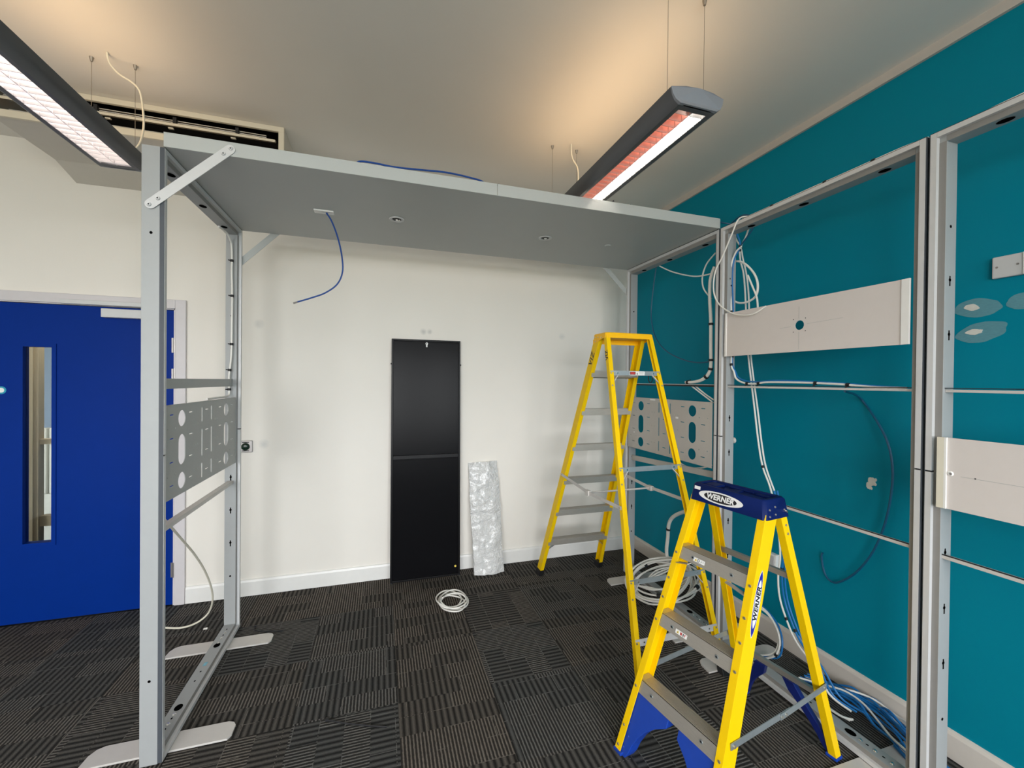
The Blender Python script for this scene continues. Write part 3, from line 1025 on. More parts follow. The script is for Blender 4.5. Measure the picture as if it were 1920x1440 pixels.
# ------------------------------------------------------------------ flat print
def text_mesh(body, size, m, parent, M4, name='lettering', shear=0.0, bold=0.0, spacing=1.0):
    """flat lettering, centred on the origin of M4 (x along the line, y up the letters, z out)"""
    cu = bpy.data.curves.new('txt', 'FONT')
    cu.body = body
    cu.size = size
    cu.shear = shear
    cu.offset = bold
    cu.space_character = spacing
    cu.align_x = 'CENTER'
    cu.align_y = 'CENTER'
    cu.resolution_u = 3
    cu.extrude = .0001
    tmp = bpy.data.objects.new('txt', cu)
    COL.objects.link(tmp)
    dg = bpy.context.evaluated_depsgraph_get()
    me = bpy.data.meshes.new_from_object(tmp.evaluated_get(dg))
    bpy.data.objects.remove(tmp, do_unlink=True)
    bpy.data.curves.remove(cu)
    me.name = name
    me.transform(M4)
    me.materials.clear()
    me.materials.append(MAT[m])
    o = bpy.data.objects.new(name, me)
    COL.objects.link(o)
    o.parent = parent
    ORG[o.name] = ORG.get(parent.name, (0, 0, 0))
    return o
def frame4(o, x, y):
    x = Vector(x).normalized()
    y = Vector(y)
    y = (y-x*y.dot(x)).normalized()
    z = x.cross(y)
    m = Matrix((x, y, z)).transposed().to_4x4()
    m.translation = o
    return m
def decal(pts, M4, z, m, parent, name):
    A = [M4 @ Vector((a, b, z)) for a, b in pts]
    B = [M4 @ Vector((a, b, z+.0002)) for a, b in pts]
    return MB().loft(A, B).build(name, MAT[m], parent)
def oval(a, b, n=32):
    return [(a*cos(2*pi*k/n), b*sin(2*pi*k/n)) for k in range(n)]

# ------------------------------------------------------------------ step ladders (local: front = -y, feet at z = 0)
class Ladder:
    def __init__(s, t, h, ch, Lc, Dc, wf, vf, wr, vr, wrt, vft, vrt, dF, dR, fl=.030, th=.0045):
        s.t, s.h, s.ch, s.Lc, s.Dc = t, h, ch, Lc, Dc
        s.wf, s.vf, s.wr, s.vr, s.wrt, s.vft, s.vrt = wf, vf, wr, vr, wrt, vft, vrt
        s.dF, s.dR, s.fl, s.th = dF, dR, fl, th
        s.hb = h-ch
    def F(s, z):        # outer half width and front edge of the climbing rails at height z
        k = (s.hb-z)/s.hb
        return s.Lc/2+(s.wf/2-s.Lc/2)*k, s.vft+(s.vf-s.vft)*k
    def R(s, z):
        k = (s.hb-z)/s.hb
        return s.wrt/2+(s.wr/2-s.wrt/2)*k, s.vrt+(s.vr-s.vrt)*k
    def rail(s, side, front, z0=.012, ztop=None):
        d = s.dF if front else s.dR
        th, fl = s.th, s.fl
        ztop = s.hb+.02 if ztop is None else ztop
        def sec(z):
            w, e = s.F(z) if front else s.R(z)
            sg = -1 if front else 1
            C = [(0, 0), (fl, 0), (fl, th), (th, th), (th, d-th), (fl, d-th), (fl, d), (0, d)]
            return [(side*(w-a), sg*(e-b), z) for a, b in C]
        return MB().loft(sec(z0), sec(ztop)).build('climbing_rail' if front else 'rear_rail', MAT['yellow'], s.t, bevel=.0008)
    def step(s, ztop, hh=.046, rivets=True, braces=False):
        w, e = s.F(ztop)
        w2, e2 = s.F(ztop-hh)
        hw = w-.006
        e, e2 = e-s.th-.0012, e2-s.th-.0012
        d = s.dF-2*s.th-.003
        o = MB().box(-hw, hw, -e, -e+d, ztop-.003, ztop)
        o.loft([(-hw, -e, ztop), (-hw, -e+.003, ztop), (-hw, -e2+.003, ztop-hh), (-hw, -e2, ztop-hh)],
               [(hw, -e, ztop), (hw, -e+.003, ztop), (hw, -e2+.003, ztop-hh), (hw, -e2, ztop-hh)])
        o.box(-hw, hw, -e+d-.003, -e+d, ztop-hh*.85, ztop-.003)
        st = o.build('step', MAT['tread'], s.t)
        n = 9
        r = MB()
        for k in range(n):
            y = -e+.008+k*(d-.016)/(n-1)
            r.box(-hw+s.fl*.9, hw-s.fl*.9, y-.0012, y+.0012, ztop, ztop+.0012)
        rb = r.build('tread_ribs', MAT['tread'], st)
        if rivets:
            m = MB()
            for sx in (-1, 1):
                u = sx*(hw-.085)
                c = Vector((u, -(e+e2)/2, ztop-hh*.5))
                ring = MB()
                ring.cyl(c, c+Vector((0, -.0022, 0)), .0075, 14).build('rivet', MAT['galv'], st, smooth=True)
                MB().cyl(c+Vector((0, -.0022, 0)), c+Vector((0, -.0026, 0)), .004, 10).build('rivet_hole', MAT['gasket'], st)
        for sx in (-1, 1):      # bolts through the front flange of each rail
            zq = ztop-hh*.6
            wq, eq = s.F(zq)
            c = Vector((sx*(wq-.013), -eq, zq))
            MB().cyl(c, c+Vector((0, -.003, 0)), .0052, 10).build('rail_bolt', MAT['bolt'], s.t, smooth=True)
        if braces:
            for sx in (-1, 1):
                zq = ztop-.115
                wq, eq = s.F(zq)
                MB().bar((sx*(hw-.085), -e+d*.5, ztop-hh*.7), (sx*(wq-.006), -eq+s.dF*.5, zq), .022, .003, up=(0, 1, 0)).build('knee_brace', MAT['galv'], s.t)
        return st
    def rear_bar(s, z, hgt=.026, knees=True, m='galv', t=.003):
        w, e = s.R(z)
        y = e-.002
        b = MB().box(-w+.004, w-.004, y-t, y, z-hgt/2, z+hgt/2).build('rear_brace', MAT[m], s.t)
        for sx in (-1, 1):
            c = Vector((sx*(w-.010), y+.002, z))
            MB().cyl(c, c+Vector((0, .003, 0)), .005, 10).build('rail_bolt', MAT['bolt'], s.t, smooth=True)
            c = Vector((sx*(w-.055), y, z))
            MB().cyl(c, c+Vector((0, .0025, 0)), .005, 10).build('rivet', MAT['chrome'], b, smooth=True)
            if knees:
                zq = z-.075
                wq, eq = s.R(zq)
                MB().bar((sx*(w-.062), y-.006, z-hgt*.3), (sx*(wq-.010), eq-.010, zq), .012, .003, up=(0, 1, 0)).build('knee_brace', MAT['lip_white'], s.t)
                c = Vector((sx*(wq-.010), eq, zq))
                MB().cyl(c, c+Vector((0, .003, 0)), .005, 10).build('rail_bolt', MAT['bolt'], s.t, smooth=True)
        return b
    def spreader(s, side, zf, zr, sag=0.0, m='galv', w=.024):
        wf, ef = s.F(zf)
        wr, er = s.R(zr)
        p = Vector((side*(wf+.003), -ef+s.dF*.5, zf))
        q = Vector((side*(wr+.003), er-s.dR*.5, zr))
        k = .52
        j = p.lerp(q, k)+Vector((side*.004, 0, -sag))
        sp = MB().bar(p-(q-p).normalized()*.014, j+(q-p).normalized()*.03, w, .0025).build('spreader', MAT[m], s.t)
        MB().bar(j+Vector((side*.003, 0, 0))-(q-p).normalized()*.03, q+Vector((side*.003, 0, 0))+(q-p).normalized()*.014, w, .0025).build('spreader', MAT[m], s.t)
        for c in (p, j, j-(q-p).normalized()*.025, q):
            MB().cyl(c, c+Vector((side*.008, 0, 0)), .0055, 12).build('pivot', MAT['bolt'], s.t, smooth=True)
        return j

def small_ladder():
    t = thing('step_ladder', 'short yellow step ladder with navy top cap, nearest the camera', 'ladder', (1.428, 1.390, 0), radians(-80.925), local=True)
    L = Ladder(t, 1.107, .073, .339, .149, .454, .446, .441, .377, .333, .0745, .0645, .072, .036)
    for side in (-1, 1):
        L.rail(side, True)
        L.rail(side, False)
    steps = [L.step(z) for z in (.287, .556, .834)]
    # brackets under the upper steps
    for sx in (-1, 1):
        zq = .834-.085
        wq, eq = L.F(zq)
        MB().bar((sx*(wq-.03), -eq+.012, zq+.02), (sx*(wq-.10), -eq+.012-.01, .79), .020, .003, up=(0, 1, 0)).build('knee_brace', MAT['tread'], t)
    b = L.rear_bar(.775, .022, False, 'tread', .018)
    L.rear_bar(.270, .022, False, 'tread', .018)
    L.spreader(1, .305, .325)
    L.spreader(-1, .305, .325)
    # cap: tapered moulded tray with recessed top
    Lc, Dc, h, ch = L.Lc, L.Dc, L.h, L.ch
    zb = h-ch
    def rect(a, b_, z, c=.012):
        return [(-a+c, -b_, z), (a-c, -b_, z), (a, -b_+c, z), (a, b_-c, z), (a-c, b_, z), (-a+c, b_, z), (-a, b_-c, z), (-a, -b_+c, z)]
    A, B = rect(Lc/2+.004, Dc/2+.004, zb), rect(Lc/2-.006, Dc/2-.006, h-.006)
    Ct, D, E_ = rect(Lc/2-.011, Dc/2-.011, h), rect(Lc/2-.026, Dc/2-.026, h), rect(Lc/2-.030, Dc/2-.030, h-.012)
    m = MB()
    vs = A+B+Ct+D+E_
    fs = [tuple(range(7, -1, -1)), tuple(range(32, 40))]
    for k in range(4):
        fs += [(k*8+i, k*8+(i+1) % 8, k*8+8+(i+1) % 8, k*8+8+i) for i in range(8)]
    cap = m.add(vs, fs).build('top_cap', MAT['navy'], t, smooth=True)
    # moulded tool slots and hook blocks in the tray
    for (u0, u1, v0, v1, hz) in ((-.135, -.075, -.03, .03, .010), (-.055, .055, -.038, -.028, .008), (-.055, .055, .028, .038, .008), (.075, .13, -.035, -.015, .009), (.075, .13, .01, .032, .009), (-.02, .02, -.02, .02, .006)):
        MB().box(u0, u1, v0, v1, h-.012, h-.012+hz).build('tool_rest', MAT['navy'], cap, bevel=.003)
    for (v, z) in ((-.045, zb+.036), (-.01, zb+.044), (-.048, zb+.012), (-.012, zb+.016), (.045, zb+.028)):
        for sx in (-1, 1):
            u = Lc/2+.004-(z-zb)*.14
            MB().cyl((sx*(u-.001), v, z), (sx*(u+.0025), v, z), .0045, 12, .003).build('rivet', MAT['steel_plate'], cap, smooth=True)
    for sx in (-1, 1):
        MB().cyl((sx*(Lc/2-.002), .047, zb+.022), (sx*(Lc/2+.010), .047, zb+.022), .006, 12, .004).build('hinge_pin', MAT['chrome'], cap, smooth=True)
    # maker's oval on the front of the cap
    zc = zb+.034
    sl = .010/(ch-.006)
    o = Vector((-.022, -(Dc/2+.004-(zc-zb)*sl)-.0007, zc))
    M4 = frame4(o, (1, 0, 0), (0, sl, 1))
    decal(oval(.103, .024), M4, 0, 'print_white', cap, 'badge')
    decal(oval(.076, .0185), M4, .0004, 'print_black', cap, 'badge')
    text_mesh('WERNER', .031, 'print_white', cap, M4 @ Matrix.Translation((0, 0, .0009)), 'badge_lettering', .12, .0012, 1.02)
    o2 = Vector((-.135, -(Dc/2+.004-.055*sl)-.0007, zb+.055))
    decal([(-.015, -.007), (.015, -.007), (.015, .007), (-.015, .007)], frame4(o2, (1, 0, 0), (0, sl, 1)), 0, 'print_white', cap, 'tag')
    # long badge on the outer web of the right-hand rail
    (w0, e0), (w1, e1) = L.F(.63), L.F(.86)
    a, b_ = Vector((w0, -e0+.036, .63)), Vector((w1, -e1+.036, .86))
    M4 = frame4((a+b_)/2+Vector((.0006, 0, 0)), b_-a, (0, -1, 0))
    ln = (b_-a).length/2*.98
    def lens(a, b_, n=18):
        top = [(-a+2*a*k/n, b_*(1-((k/n)*2-1)**2)**.62) for k in range(n+1)]
        return top+[(x, -y) for x, y in reversed(top[1:-1])]
    decal(lens(ln, .0185), M4, 0, 'print_white', t, 'rail_badge')
    decal(lens(ln*.965, .0165), M4, .0004, 'print_blue', t, 'rail_badge')
    decal(lens(ln*.72, .0140), M4, .0008, 'print_white', t, 'rail_badge')
    text_mesh('WERNER', .029, 'print_black', t, M4 @ Matrix.Translation((0, 0, .0013)), 'rail_lettering', .15, .0011, 1.05)
    # warning labels on two steps
    def label(st, z, u0, u1, marks):
        w, e = L.F(z)
        w2, e2 = L.F(z-.02)
        M4 = frame4(Vector(((u0+u1)/2, -e+L.th+.0004, z)), (1, 0, 0), (0, e2-e, 1*.02))
        hw = (u1-u0)/2
        decal([(-hw, -.008), (hw, -.008), (hw, .008), (-hw, .008)], M4, 0, 'print_white', st, 'warning_label')
        for (x0, x1, y0, y1, mm) in marks:
            decal([(x0, y0), (x1, y0), (x1, y1), (x0, y1)], M4, .0003, mm, st, 'label_print')
        decal([(-hw+.006, -.005), (-hw+.018, -.005), (-hw+.012, .006)], M4, .0003, 'sticker_yellow', st, 'label_print')
        decal([(-hw+.0105, -.003), (-hw+.0135, -.003), (-hw+.012, .003)], M4, .0005, 'print_black', st, 'label_print')
        return M4
    M4 = label(steps[2], .808, -.085, -.03, ((.010, .012, -.004, .003, 'print_black'), (.016, .024, -.002, -.001, 'steel_plate'), (.016, .024, .002, .003, 'steel_plate')))
    decal(oval(.006, .006, 16), M4 @ Matrix.Translation((-.003, 0, 0)), .0003, 'print_black', steps[2], 'label_print')
    decal(oval(.0035, .0035, 12), M4 @ Matrix.Translation((-.003, 0, 0)), .0005, 'print_white', steps[2], 'label_print')
    label(steps[1], .530, -.085, -.028, ((-.005, .004, -.005, .005, 'print_red'), (.008, .012, -.005, .005, 'print_black'), (.015, .018, -.005, .005, 'print_red'), (.019, .025, .003, .005, 'print_red')))
    # blue moulded gussets and boots
    def gusset(side, front):
        fn = L.F if front else L.R
        sg = -1 if front else 1
        d0, d1 = (.010, .062) if front else (.006, .030)
        zt = .246 if front else .255
        pts = [(.0, .0), (.030, .0), (.050, .03), (.062, .065), (.082, .110), (.110, .155), (.150, .205), (.165, .258), (.118, .258), (.100, .215), (.075, .170), (.050, .125), (.028, .075), (.006, .03)] if not front else [(.0, .0), (.048, .0), (.058, .022), (.064, .055), (.080, .095), (.105, .135), (.140, .172), (.185, .205), (.185 if front else .2, zt), (.006, zt), (.006, .03)]
        def P(a, z, d):
            w, e = fn(z)
            return (side*(w-.0045-a), sg*(e-d), z)
        A = [P(a, z, d0) for a, z in pts]
        B = [P(a, z, d1) for a, z in pts]
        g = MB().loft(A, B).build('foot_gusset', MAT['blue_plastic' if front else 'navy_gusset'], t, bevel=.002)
        for (a, z) in ((.028, .03), (.036, .075), (.022, .12)) if front else ():
            c = Vector(P(a, z, d0))
            MB().cyl(c, c+Vector((0, sg*.003, 0)), .006, 12, .003).build('rivet', MAT['blue_plastic'], g, smooth=True)
        w, e = fn(.008)
        d = L.dF if front else L.dR
        ya, yb = sg*(e+.004), sg*(e-d-.003)
        MB().box(side*(w+.003), side*(w-.040), ya, yb, 0, .013).build('boot', MAT['blue_plastic'], t, bevel=.002)
        for z in (.03, .105):
            ww, ee = fn(z)
            c = Vector((side*(ww-.013), sg*ee, z))
            MB().cyl(c, c+Vector((0, sg*.003, 0)), .0052, 10).build('rail_bolt', MAT['bolt'], t, smooth=True)
    for side in (-1, 1):
        gusset(side, True)
        gusset(side, False)
    for sx in (-1, 1):
        for z in (.70, .62):
            ww, ee = L.F(z)
            c = Vector((sx*(ww-.013), -ee, z))
            MB().cyl(c, c+Vector((0, -.003, 0)), .0052, 10).build('rail_bolt', MAT['bolt'], t, smooth=True)
        for z in (1.0, .965):
            ww, ee = L.R(z)
            c = Vector((sx*(ww), ee-.018, z))
            MB().cyl(c, c+Vector((sx*.003, 0, 0)), .005, 10).build('rail_bolt', MAT['bolt'], t, smooth=True)
small_ladder()

def tall_ladder():
    t = thing('step_ladder', 'tall yellow step ladder with yellow top, standing by the white wall', 'ladder', (1.498, 2.379, 0), pi+.0042, local=True)
    L = Ladder(t, 1.86, .036, .340, .164, .560, .795, .545, .618, .340, .076, .082, .070, .032, fl=.028)
    for side in (-1, 1):
        L.rail(side, True, .03)
        L.rail(side, False, .03)
    for i, z in enumerate((.325, .585, .845, 1.105, 1.365, 1.625)):
        L.step(z, .050, False, i == 0)
    bars = [L.rear_bar(z, .028) for z in (1.606, 1.052, .492)]
    L.rear_bar(.222, .036, False, 'lip_white')
    for sx in (-1, 1):
        w, e = L.R(.20)
        w2, e2 = L.R(.10)
        MB().bar((sx*(w-.16), e-.008, .20), (sx*(w2-.012), e2-.010, .105), .022, .003, up=(0, 1, 0)).build('knee_brace', MAT['galv'], t)
    j1 = L.spreader(1, .872, .855, .02, 'foot_steel', .020)
    j2 = L.spreader(-1, .872, .855, .02, 'foot_steel', .020)
    MB().cyl(j1, j2, .006, 10).build('spreader_rod', MAT['foot_steel'], t, smooth=True)
    for j, sx in ((j1, 1), (j2, -1)):
        MB().box(j.x-.012, j.x+.012, j.y-.022, j.y+.022, j.z-.016, j.z+.016).build('spreader_hinge', MAT['foot_steel'], t, bevel=.002)
    # moulded top: plate with deep front and rear aprons
    Lc, Dc, h = L.Lc, L.Dc, L.h
    m = MB()
    a, b_ = Lc/2+.004, Dc/2+.002
    def rc(a, b, z, c=.012):
        return [(-a+c, -b, z), (a-c, -b, z), (a, -b+c, z), (a, b-c, z), (a-c, b, z), (-a+c, b, z), (-a, b-c, z), (-a, -b+c, z)]
    A, B, C2 = rc(a, b_, h-.034), rc(a-.003, b_-.003, h-.004), rc(a-.007, b_-.007, h)
    fs = [tuple(range(7, -1, -1)), tuple(range(16, 24))]
    for k in range(2):
        fs += [(k*8+i, k*8+(i+1) % 8, k*8+8+(i+1) % 8, k*8+8+i) for i in range(8)]
    cap = m.add(A+B+C2, fs).build('top_cap', MAT['yellow_cap'], t)
    MB().box(-a+.01, a-.01, -b_+.006, -b_+.012, h-.062, h-.034).build('apron', MAT['yellow_cap'], cap)
    for sx in (-1, 1):      # curved side cheeks holding the climbing rails
        P = [(-b_+.002, h-.034), (b_-.03, h-.034), (.02, h-.040), (-.02, h-.052), (-b_+.002, h-.060)]
        xa, xb = sx*(a-.001), sx*(a-.006)
        MB().loft([(xa, y, z) for y, z in P], [(xb, y, z) for y, z in P]).build('side_cheek', MAT['yellow_cap'], cap)
        for (y, z) in ((-.055, h-.022), (-.015, h-.024), (.025, h-.028), (-.05, h-.048)):
            MB().cyl((sx*(a-.001), y, z), (sx*(a+.0022), y, z), .004, 10).build('rivet', MAT['bolt'], cap, smooth=True)
    # black boots
    for fn, sg, d in ((L.F, -1, L.dF), (L.R, 1, L.dR)):
        for side in (-1, 1):
            w, e = fn(.03)
            w0, e0 = fn(.0)
            A = [(side*(w0+.005), sg*(e0+.006), 0), (side*(w0-.036), sg*(e0+.006), 0), (side*(w0-.036), sg*(e0-d-.006), 0), (side*(w0+.005), sg*(e0-d-.006), 0)]
            w1, e1 = fn(.05)
            B = [(side*(w1+.003), sg*(e1+.003), .05), (side*(w1-.033), sg*(e1+.003), .05), (side*(w1-.033), sg*(e1-d-.004), .05), (side*(w1+.003), sg*(e1-d-.004), .05)]
            MB().loft(A, B).build('boot', MAT['black_rubber'], t, bevel=.002)
    # marker-pen lettering on the outer webs (the side that faces the door)
    for fn, sg, d, z, sz in ((L.F, -1, L.dF, 1.70, .050), (L.R, 1, L.dR, 1.715, .034)):
        (w0, e0), (w1, e1) = fn(z-.05), fn(z+.05)
        p = Vector((w0, sg*(e0-d/2), z-.05))
        q = Vector((w1, sg*(e1-d/2), z+.05))
        M4 = frame4((p+q)/2+Vector((.0006, 0, 0)), q-p, (0, -1, 0))
        text_mesh('VIZ', sz*1.15, 'print_black', t, M4, 'marker_lettering', .1, .0013, 1.1)
    # danger label on the upper rear brace
    w, e = L.R(1.606)
    M4 = frame4(Vector((-.002, e-.002+.0006, 1.606)), (-1, 0, 0), (0, 0, 1))
    decal([(-.045, -.012), (.062, -.012), (.062, .012), (-.045, .012)], M4, 0, 'print_white', bars[0], 'danger_label')
    decal([(-.043, -.009), (-.003, -.009), (-.003, .009), (-.043, .009)], M4, .0003, 'print_black', bars[0], 'label_print')
    decal(oval(.019, .008), M4 @ Matrix.Translation((-.023, 0, 0)), .0005, 'print_red', bars[0], 'label_print')
    for k in range(3):
        decal([(.02, -.005+k*.005), (.055, -.005+k*.005), (.055, -.0035+k*.005), (.02, -.0035+k*.005)], M4, .0003, 'steel_plate', bars[0], 'label_print')
    decal([(.003, -.008), (.015, -.008), (.009, .006)], M4, .0003, 'steel_plate', bars[0], 'label_print')
tall_ladder()

# ------------------------------------------------------------------ things leaning on the white wall
def black_panel():
    t = thing('cabinet_panel', 'tall black metal cabinet panel leaning on the white wall', 'panel', (.345, 3.285, 0))
    # built upright, then leaned back
    Hh = 1.872
    ang = math.atan2(.083, Hh)
    X = Matrix.Translation((.345, 3.283, 0)) @ Matrix.Rotation(-ang, 4, 'X')
    w = .2675
    def part(m, name, matn, par=None, **k):
        return m.build(name, MAT[matn], par or t, xf=X, **k)
    part(MB().box(-w+.004, w-.004, .018, .022, .012, Hh-.004), 'sheet', 'black_paint')
    r = MB().box(-w, -w+.014, 0, .026, .008, Hh).box(w-.014, w, 0, .026, .008, Hh)
    part(r, 'side_rim', 'black_edge', bevel=.0015)
    r = MB().box(-w+.014, w-.014, 0, .026, Hh-.014, Hh).box(-w+.014, w-.014, 0, .026, .008, .020)
    part(r, 'end_rim', 'black_edge', bevel=.0015)
    part(MB().box(-w+.014, w-.014, .001, .018, .937, .968), 'middle_rail', 'black_edge', bevel=.003)
    part(MB().box(-w+.014, w-.014, .012, .018, .975, Hh-.02), 'upper_face', 'black_paint', bevel=.001)
    part(MB().box(-w+.014, w-.014, .012, .018, .024, .927), 'lower_face', 'black_paint', bevel=.001)
    part(MB().cyl((0, .012, 1.842), (0, .006, 1.842), .010, 16), 'lock', 'print_white', smooth=True)
    part(MB().box(-.006, .006, .007, .012, 1.815, 1.842), 'lock', 'print_white', bevel=.002)
    part(MB().cyl((0, .006, 1.842), (0, .0055, 1.842), .004, 10), 'keyway', 'black_hole')
    for s in (-1, 1):
        part(MB().box(s*w, s*(w+.007), .004, .018, 1.672, 1.682), 'hinge_clip', 'black_paint')
        part(MB().box(s*(w-.05), s*(w-.02), .008, .012, 1.672, 1.680), 'hinge_clip', 'black_paint')
        part(MB().box(s*(w-.016), s*w, .002, .024, 0, .010), 'foot_pad', 'black_rubber')
    part(MB().cyl((w-.036, .012, .075), (w-.036, .009, .075), .009, 14, .007), 'plug', 'sticker_yellow', smooth=True)
black_panel()

def plastic_pack():
    nx, nz = 16, 64
    Hh, w, dth = .892, .124, .036
    ang = math.atan2(.135, Hh)
    lean = Matrix.Translation((.845, 3.222, 0)) @ Matrix.Rotation(math.atan2(-.030, Hh), 4, 'Y') @ Matrix.Rotation(-ang, 4, 'X')
    m = MB()
    vs, fs = [], []
    def pt(i, j, back):
        u = -w+2*w*i/nx
        z = Hh*j/nz
        edge = min(i, nx-i)/nx*2
        n1 = noise.noise(Vector((u*14, z*9, 3.1)))*.016+noise.noise(Vector((u*30+7, z*34, 1.3)))*.011+noise.noise(Vector((u*60, z*70, 5)))*.005
        top = max(0, (z-.80)/.09)
        pin = .012*max(0, 1-abs(z-.47)/.03)
        bul = dth*(.45+.55*min(1, edge*2.2))*(1-.35*top)-pin
        if back:
            return (u+noise.noise(Vector((0, z*16, 8)))*.004, .052, z)
        return (u*(1-.03*sin(z*9))+noise.noise(Vector((3, z*16, 8)))*.006, .048-bul-n1*.8, z+noise.noise(Vector((u*12, 0, 2)))*.008*(1 if j == nz else 0))
    for back in (0, 1):
        for j in range(nz+1):
            for i in range(nx+1):
                vs.append(pt(i, j, back))
    S = (nx+1)*(nz+1)
    for j in range(nz):
        for i in range(nx):
            a = j*(nx+1)+i
            fs.append((a, a+1, a+nx+2, a+nx+1))
            fs.append((S+a, S+a+nx+1, S+a+nx+2, S+a+1))
    for j in range(nz):
        a, b = j*(nx+1), (j+1)*(nx+1)
        fs.append((a, b, S+b, S+a))
        fs.append((a+nx, S+a+nx, S+b+nx, b+nx))
    for i in range(nx):
        fs.append((i, S+i, S+i+1, i+1))
        a = nz*(nx+1)+i
        fs.append((a, a+1, S+a+1, S+a))
    o = m.add(vs, fs).build('wrapped_parcel', MAT['plastic_film'], None, smooth=True, origin=(.845, 3.27, 0), xf=lean)
    tag(o, 'slim white parcel in crumpled bubble wrap leaning beside the black panel', 'parcel')
plastic_pack()

# ------------------------------------------------------------------ fittings on the walls
def wall_fittings():
    t = thing('exit_button', 'steel wall plate with round dark green push button', 'button', (-.913, YB, 1.066))
    MB().box(-.956, -.870, YB-.012, YB, 1.024, 1.108).build('wall_plate', MAT['steel_plate'], t, bevel=.004)
    m = MB()
    n = 20
    prof = [(.027, .012), (.026, .022), (.020, .028), (.010, .031)]
    vs, fs = [], []
    for r, d in prof:
        vs += [(-.913+r*cos(2*pi*i/n), YB-d, 1.066+r*sin(2*pi*i/n)) for i in range(n)]
    for q in range(len(prof)-1):
        fs += [(q*n+i, q*n+(i+1) % n, (q+1)*n+(i+1) % n, (q+1)*n+i) for i in range(n)]
    fs.append(tuple(3*n+i for i in range(n)))
    m.add(vs, fs).build('push_button', MAT['green_dome'], t, smooth=True)
    for z in (1.036, 1.096):
        MB().box(-.935, -.891, YB-.0126, YB-.012, z-.003, z+.003).build('engraving', MAT['gasket'], t)
    t = thing('blank_socket_plate', 'white blank double socket plate on the teal wall at the right edge', 'socket plate', (XR, .93, 2.007))
    MB().box(XR-.016, XR, .862, 1.002, 1.966, 2.049).build('wall_plate', MAT['lip_white'], t, bevel=.004)
    MB().box(XR-.02, XR-.016, .862, .918, 1.966, 2.049).build('wall_plate', MAT['gloss_white'], t, bevel=.002)
    for y in (.988, .932):
        MB().cyl((XR-.016, y, 2.008), (XR-.0168, y, 2.008), .004, 10).build('screw', MAT['steel_plate'], t)
    t = thing('power_socket', 'small white socket box low on the teal wall behind the short ladder', 'socket', (XR, 1.94, .48))
    MB().box(XR-.030, XR, 1.90, 1.985, .440, .526).build('socket_box', MAT['gloss_white'], t, bevel=.004)
    MB().box(XR-.034, XR-.030, 1.91, 1.975, .45, .516).build('socket_face', MAT['lip_white'], t, bevel=.002)
    o = MB().cyl((XR, 2.252, 1.165), (XR-.012, 2.252, 1.165), .020, 16, .012).build('filler_plug', MAT['filler'], None, smooth=True, origin=(XR, 2.252, 1.165))
    tag(o, 'small round white plug stuck on the teal wall behind the frame post', 'plug')
wall_fittings()
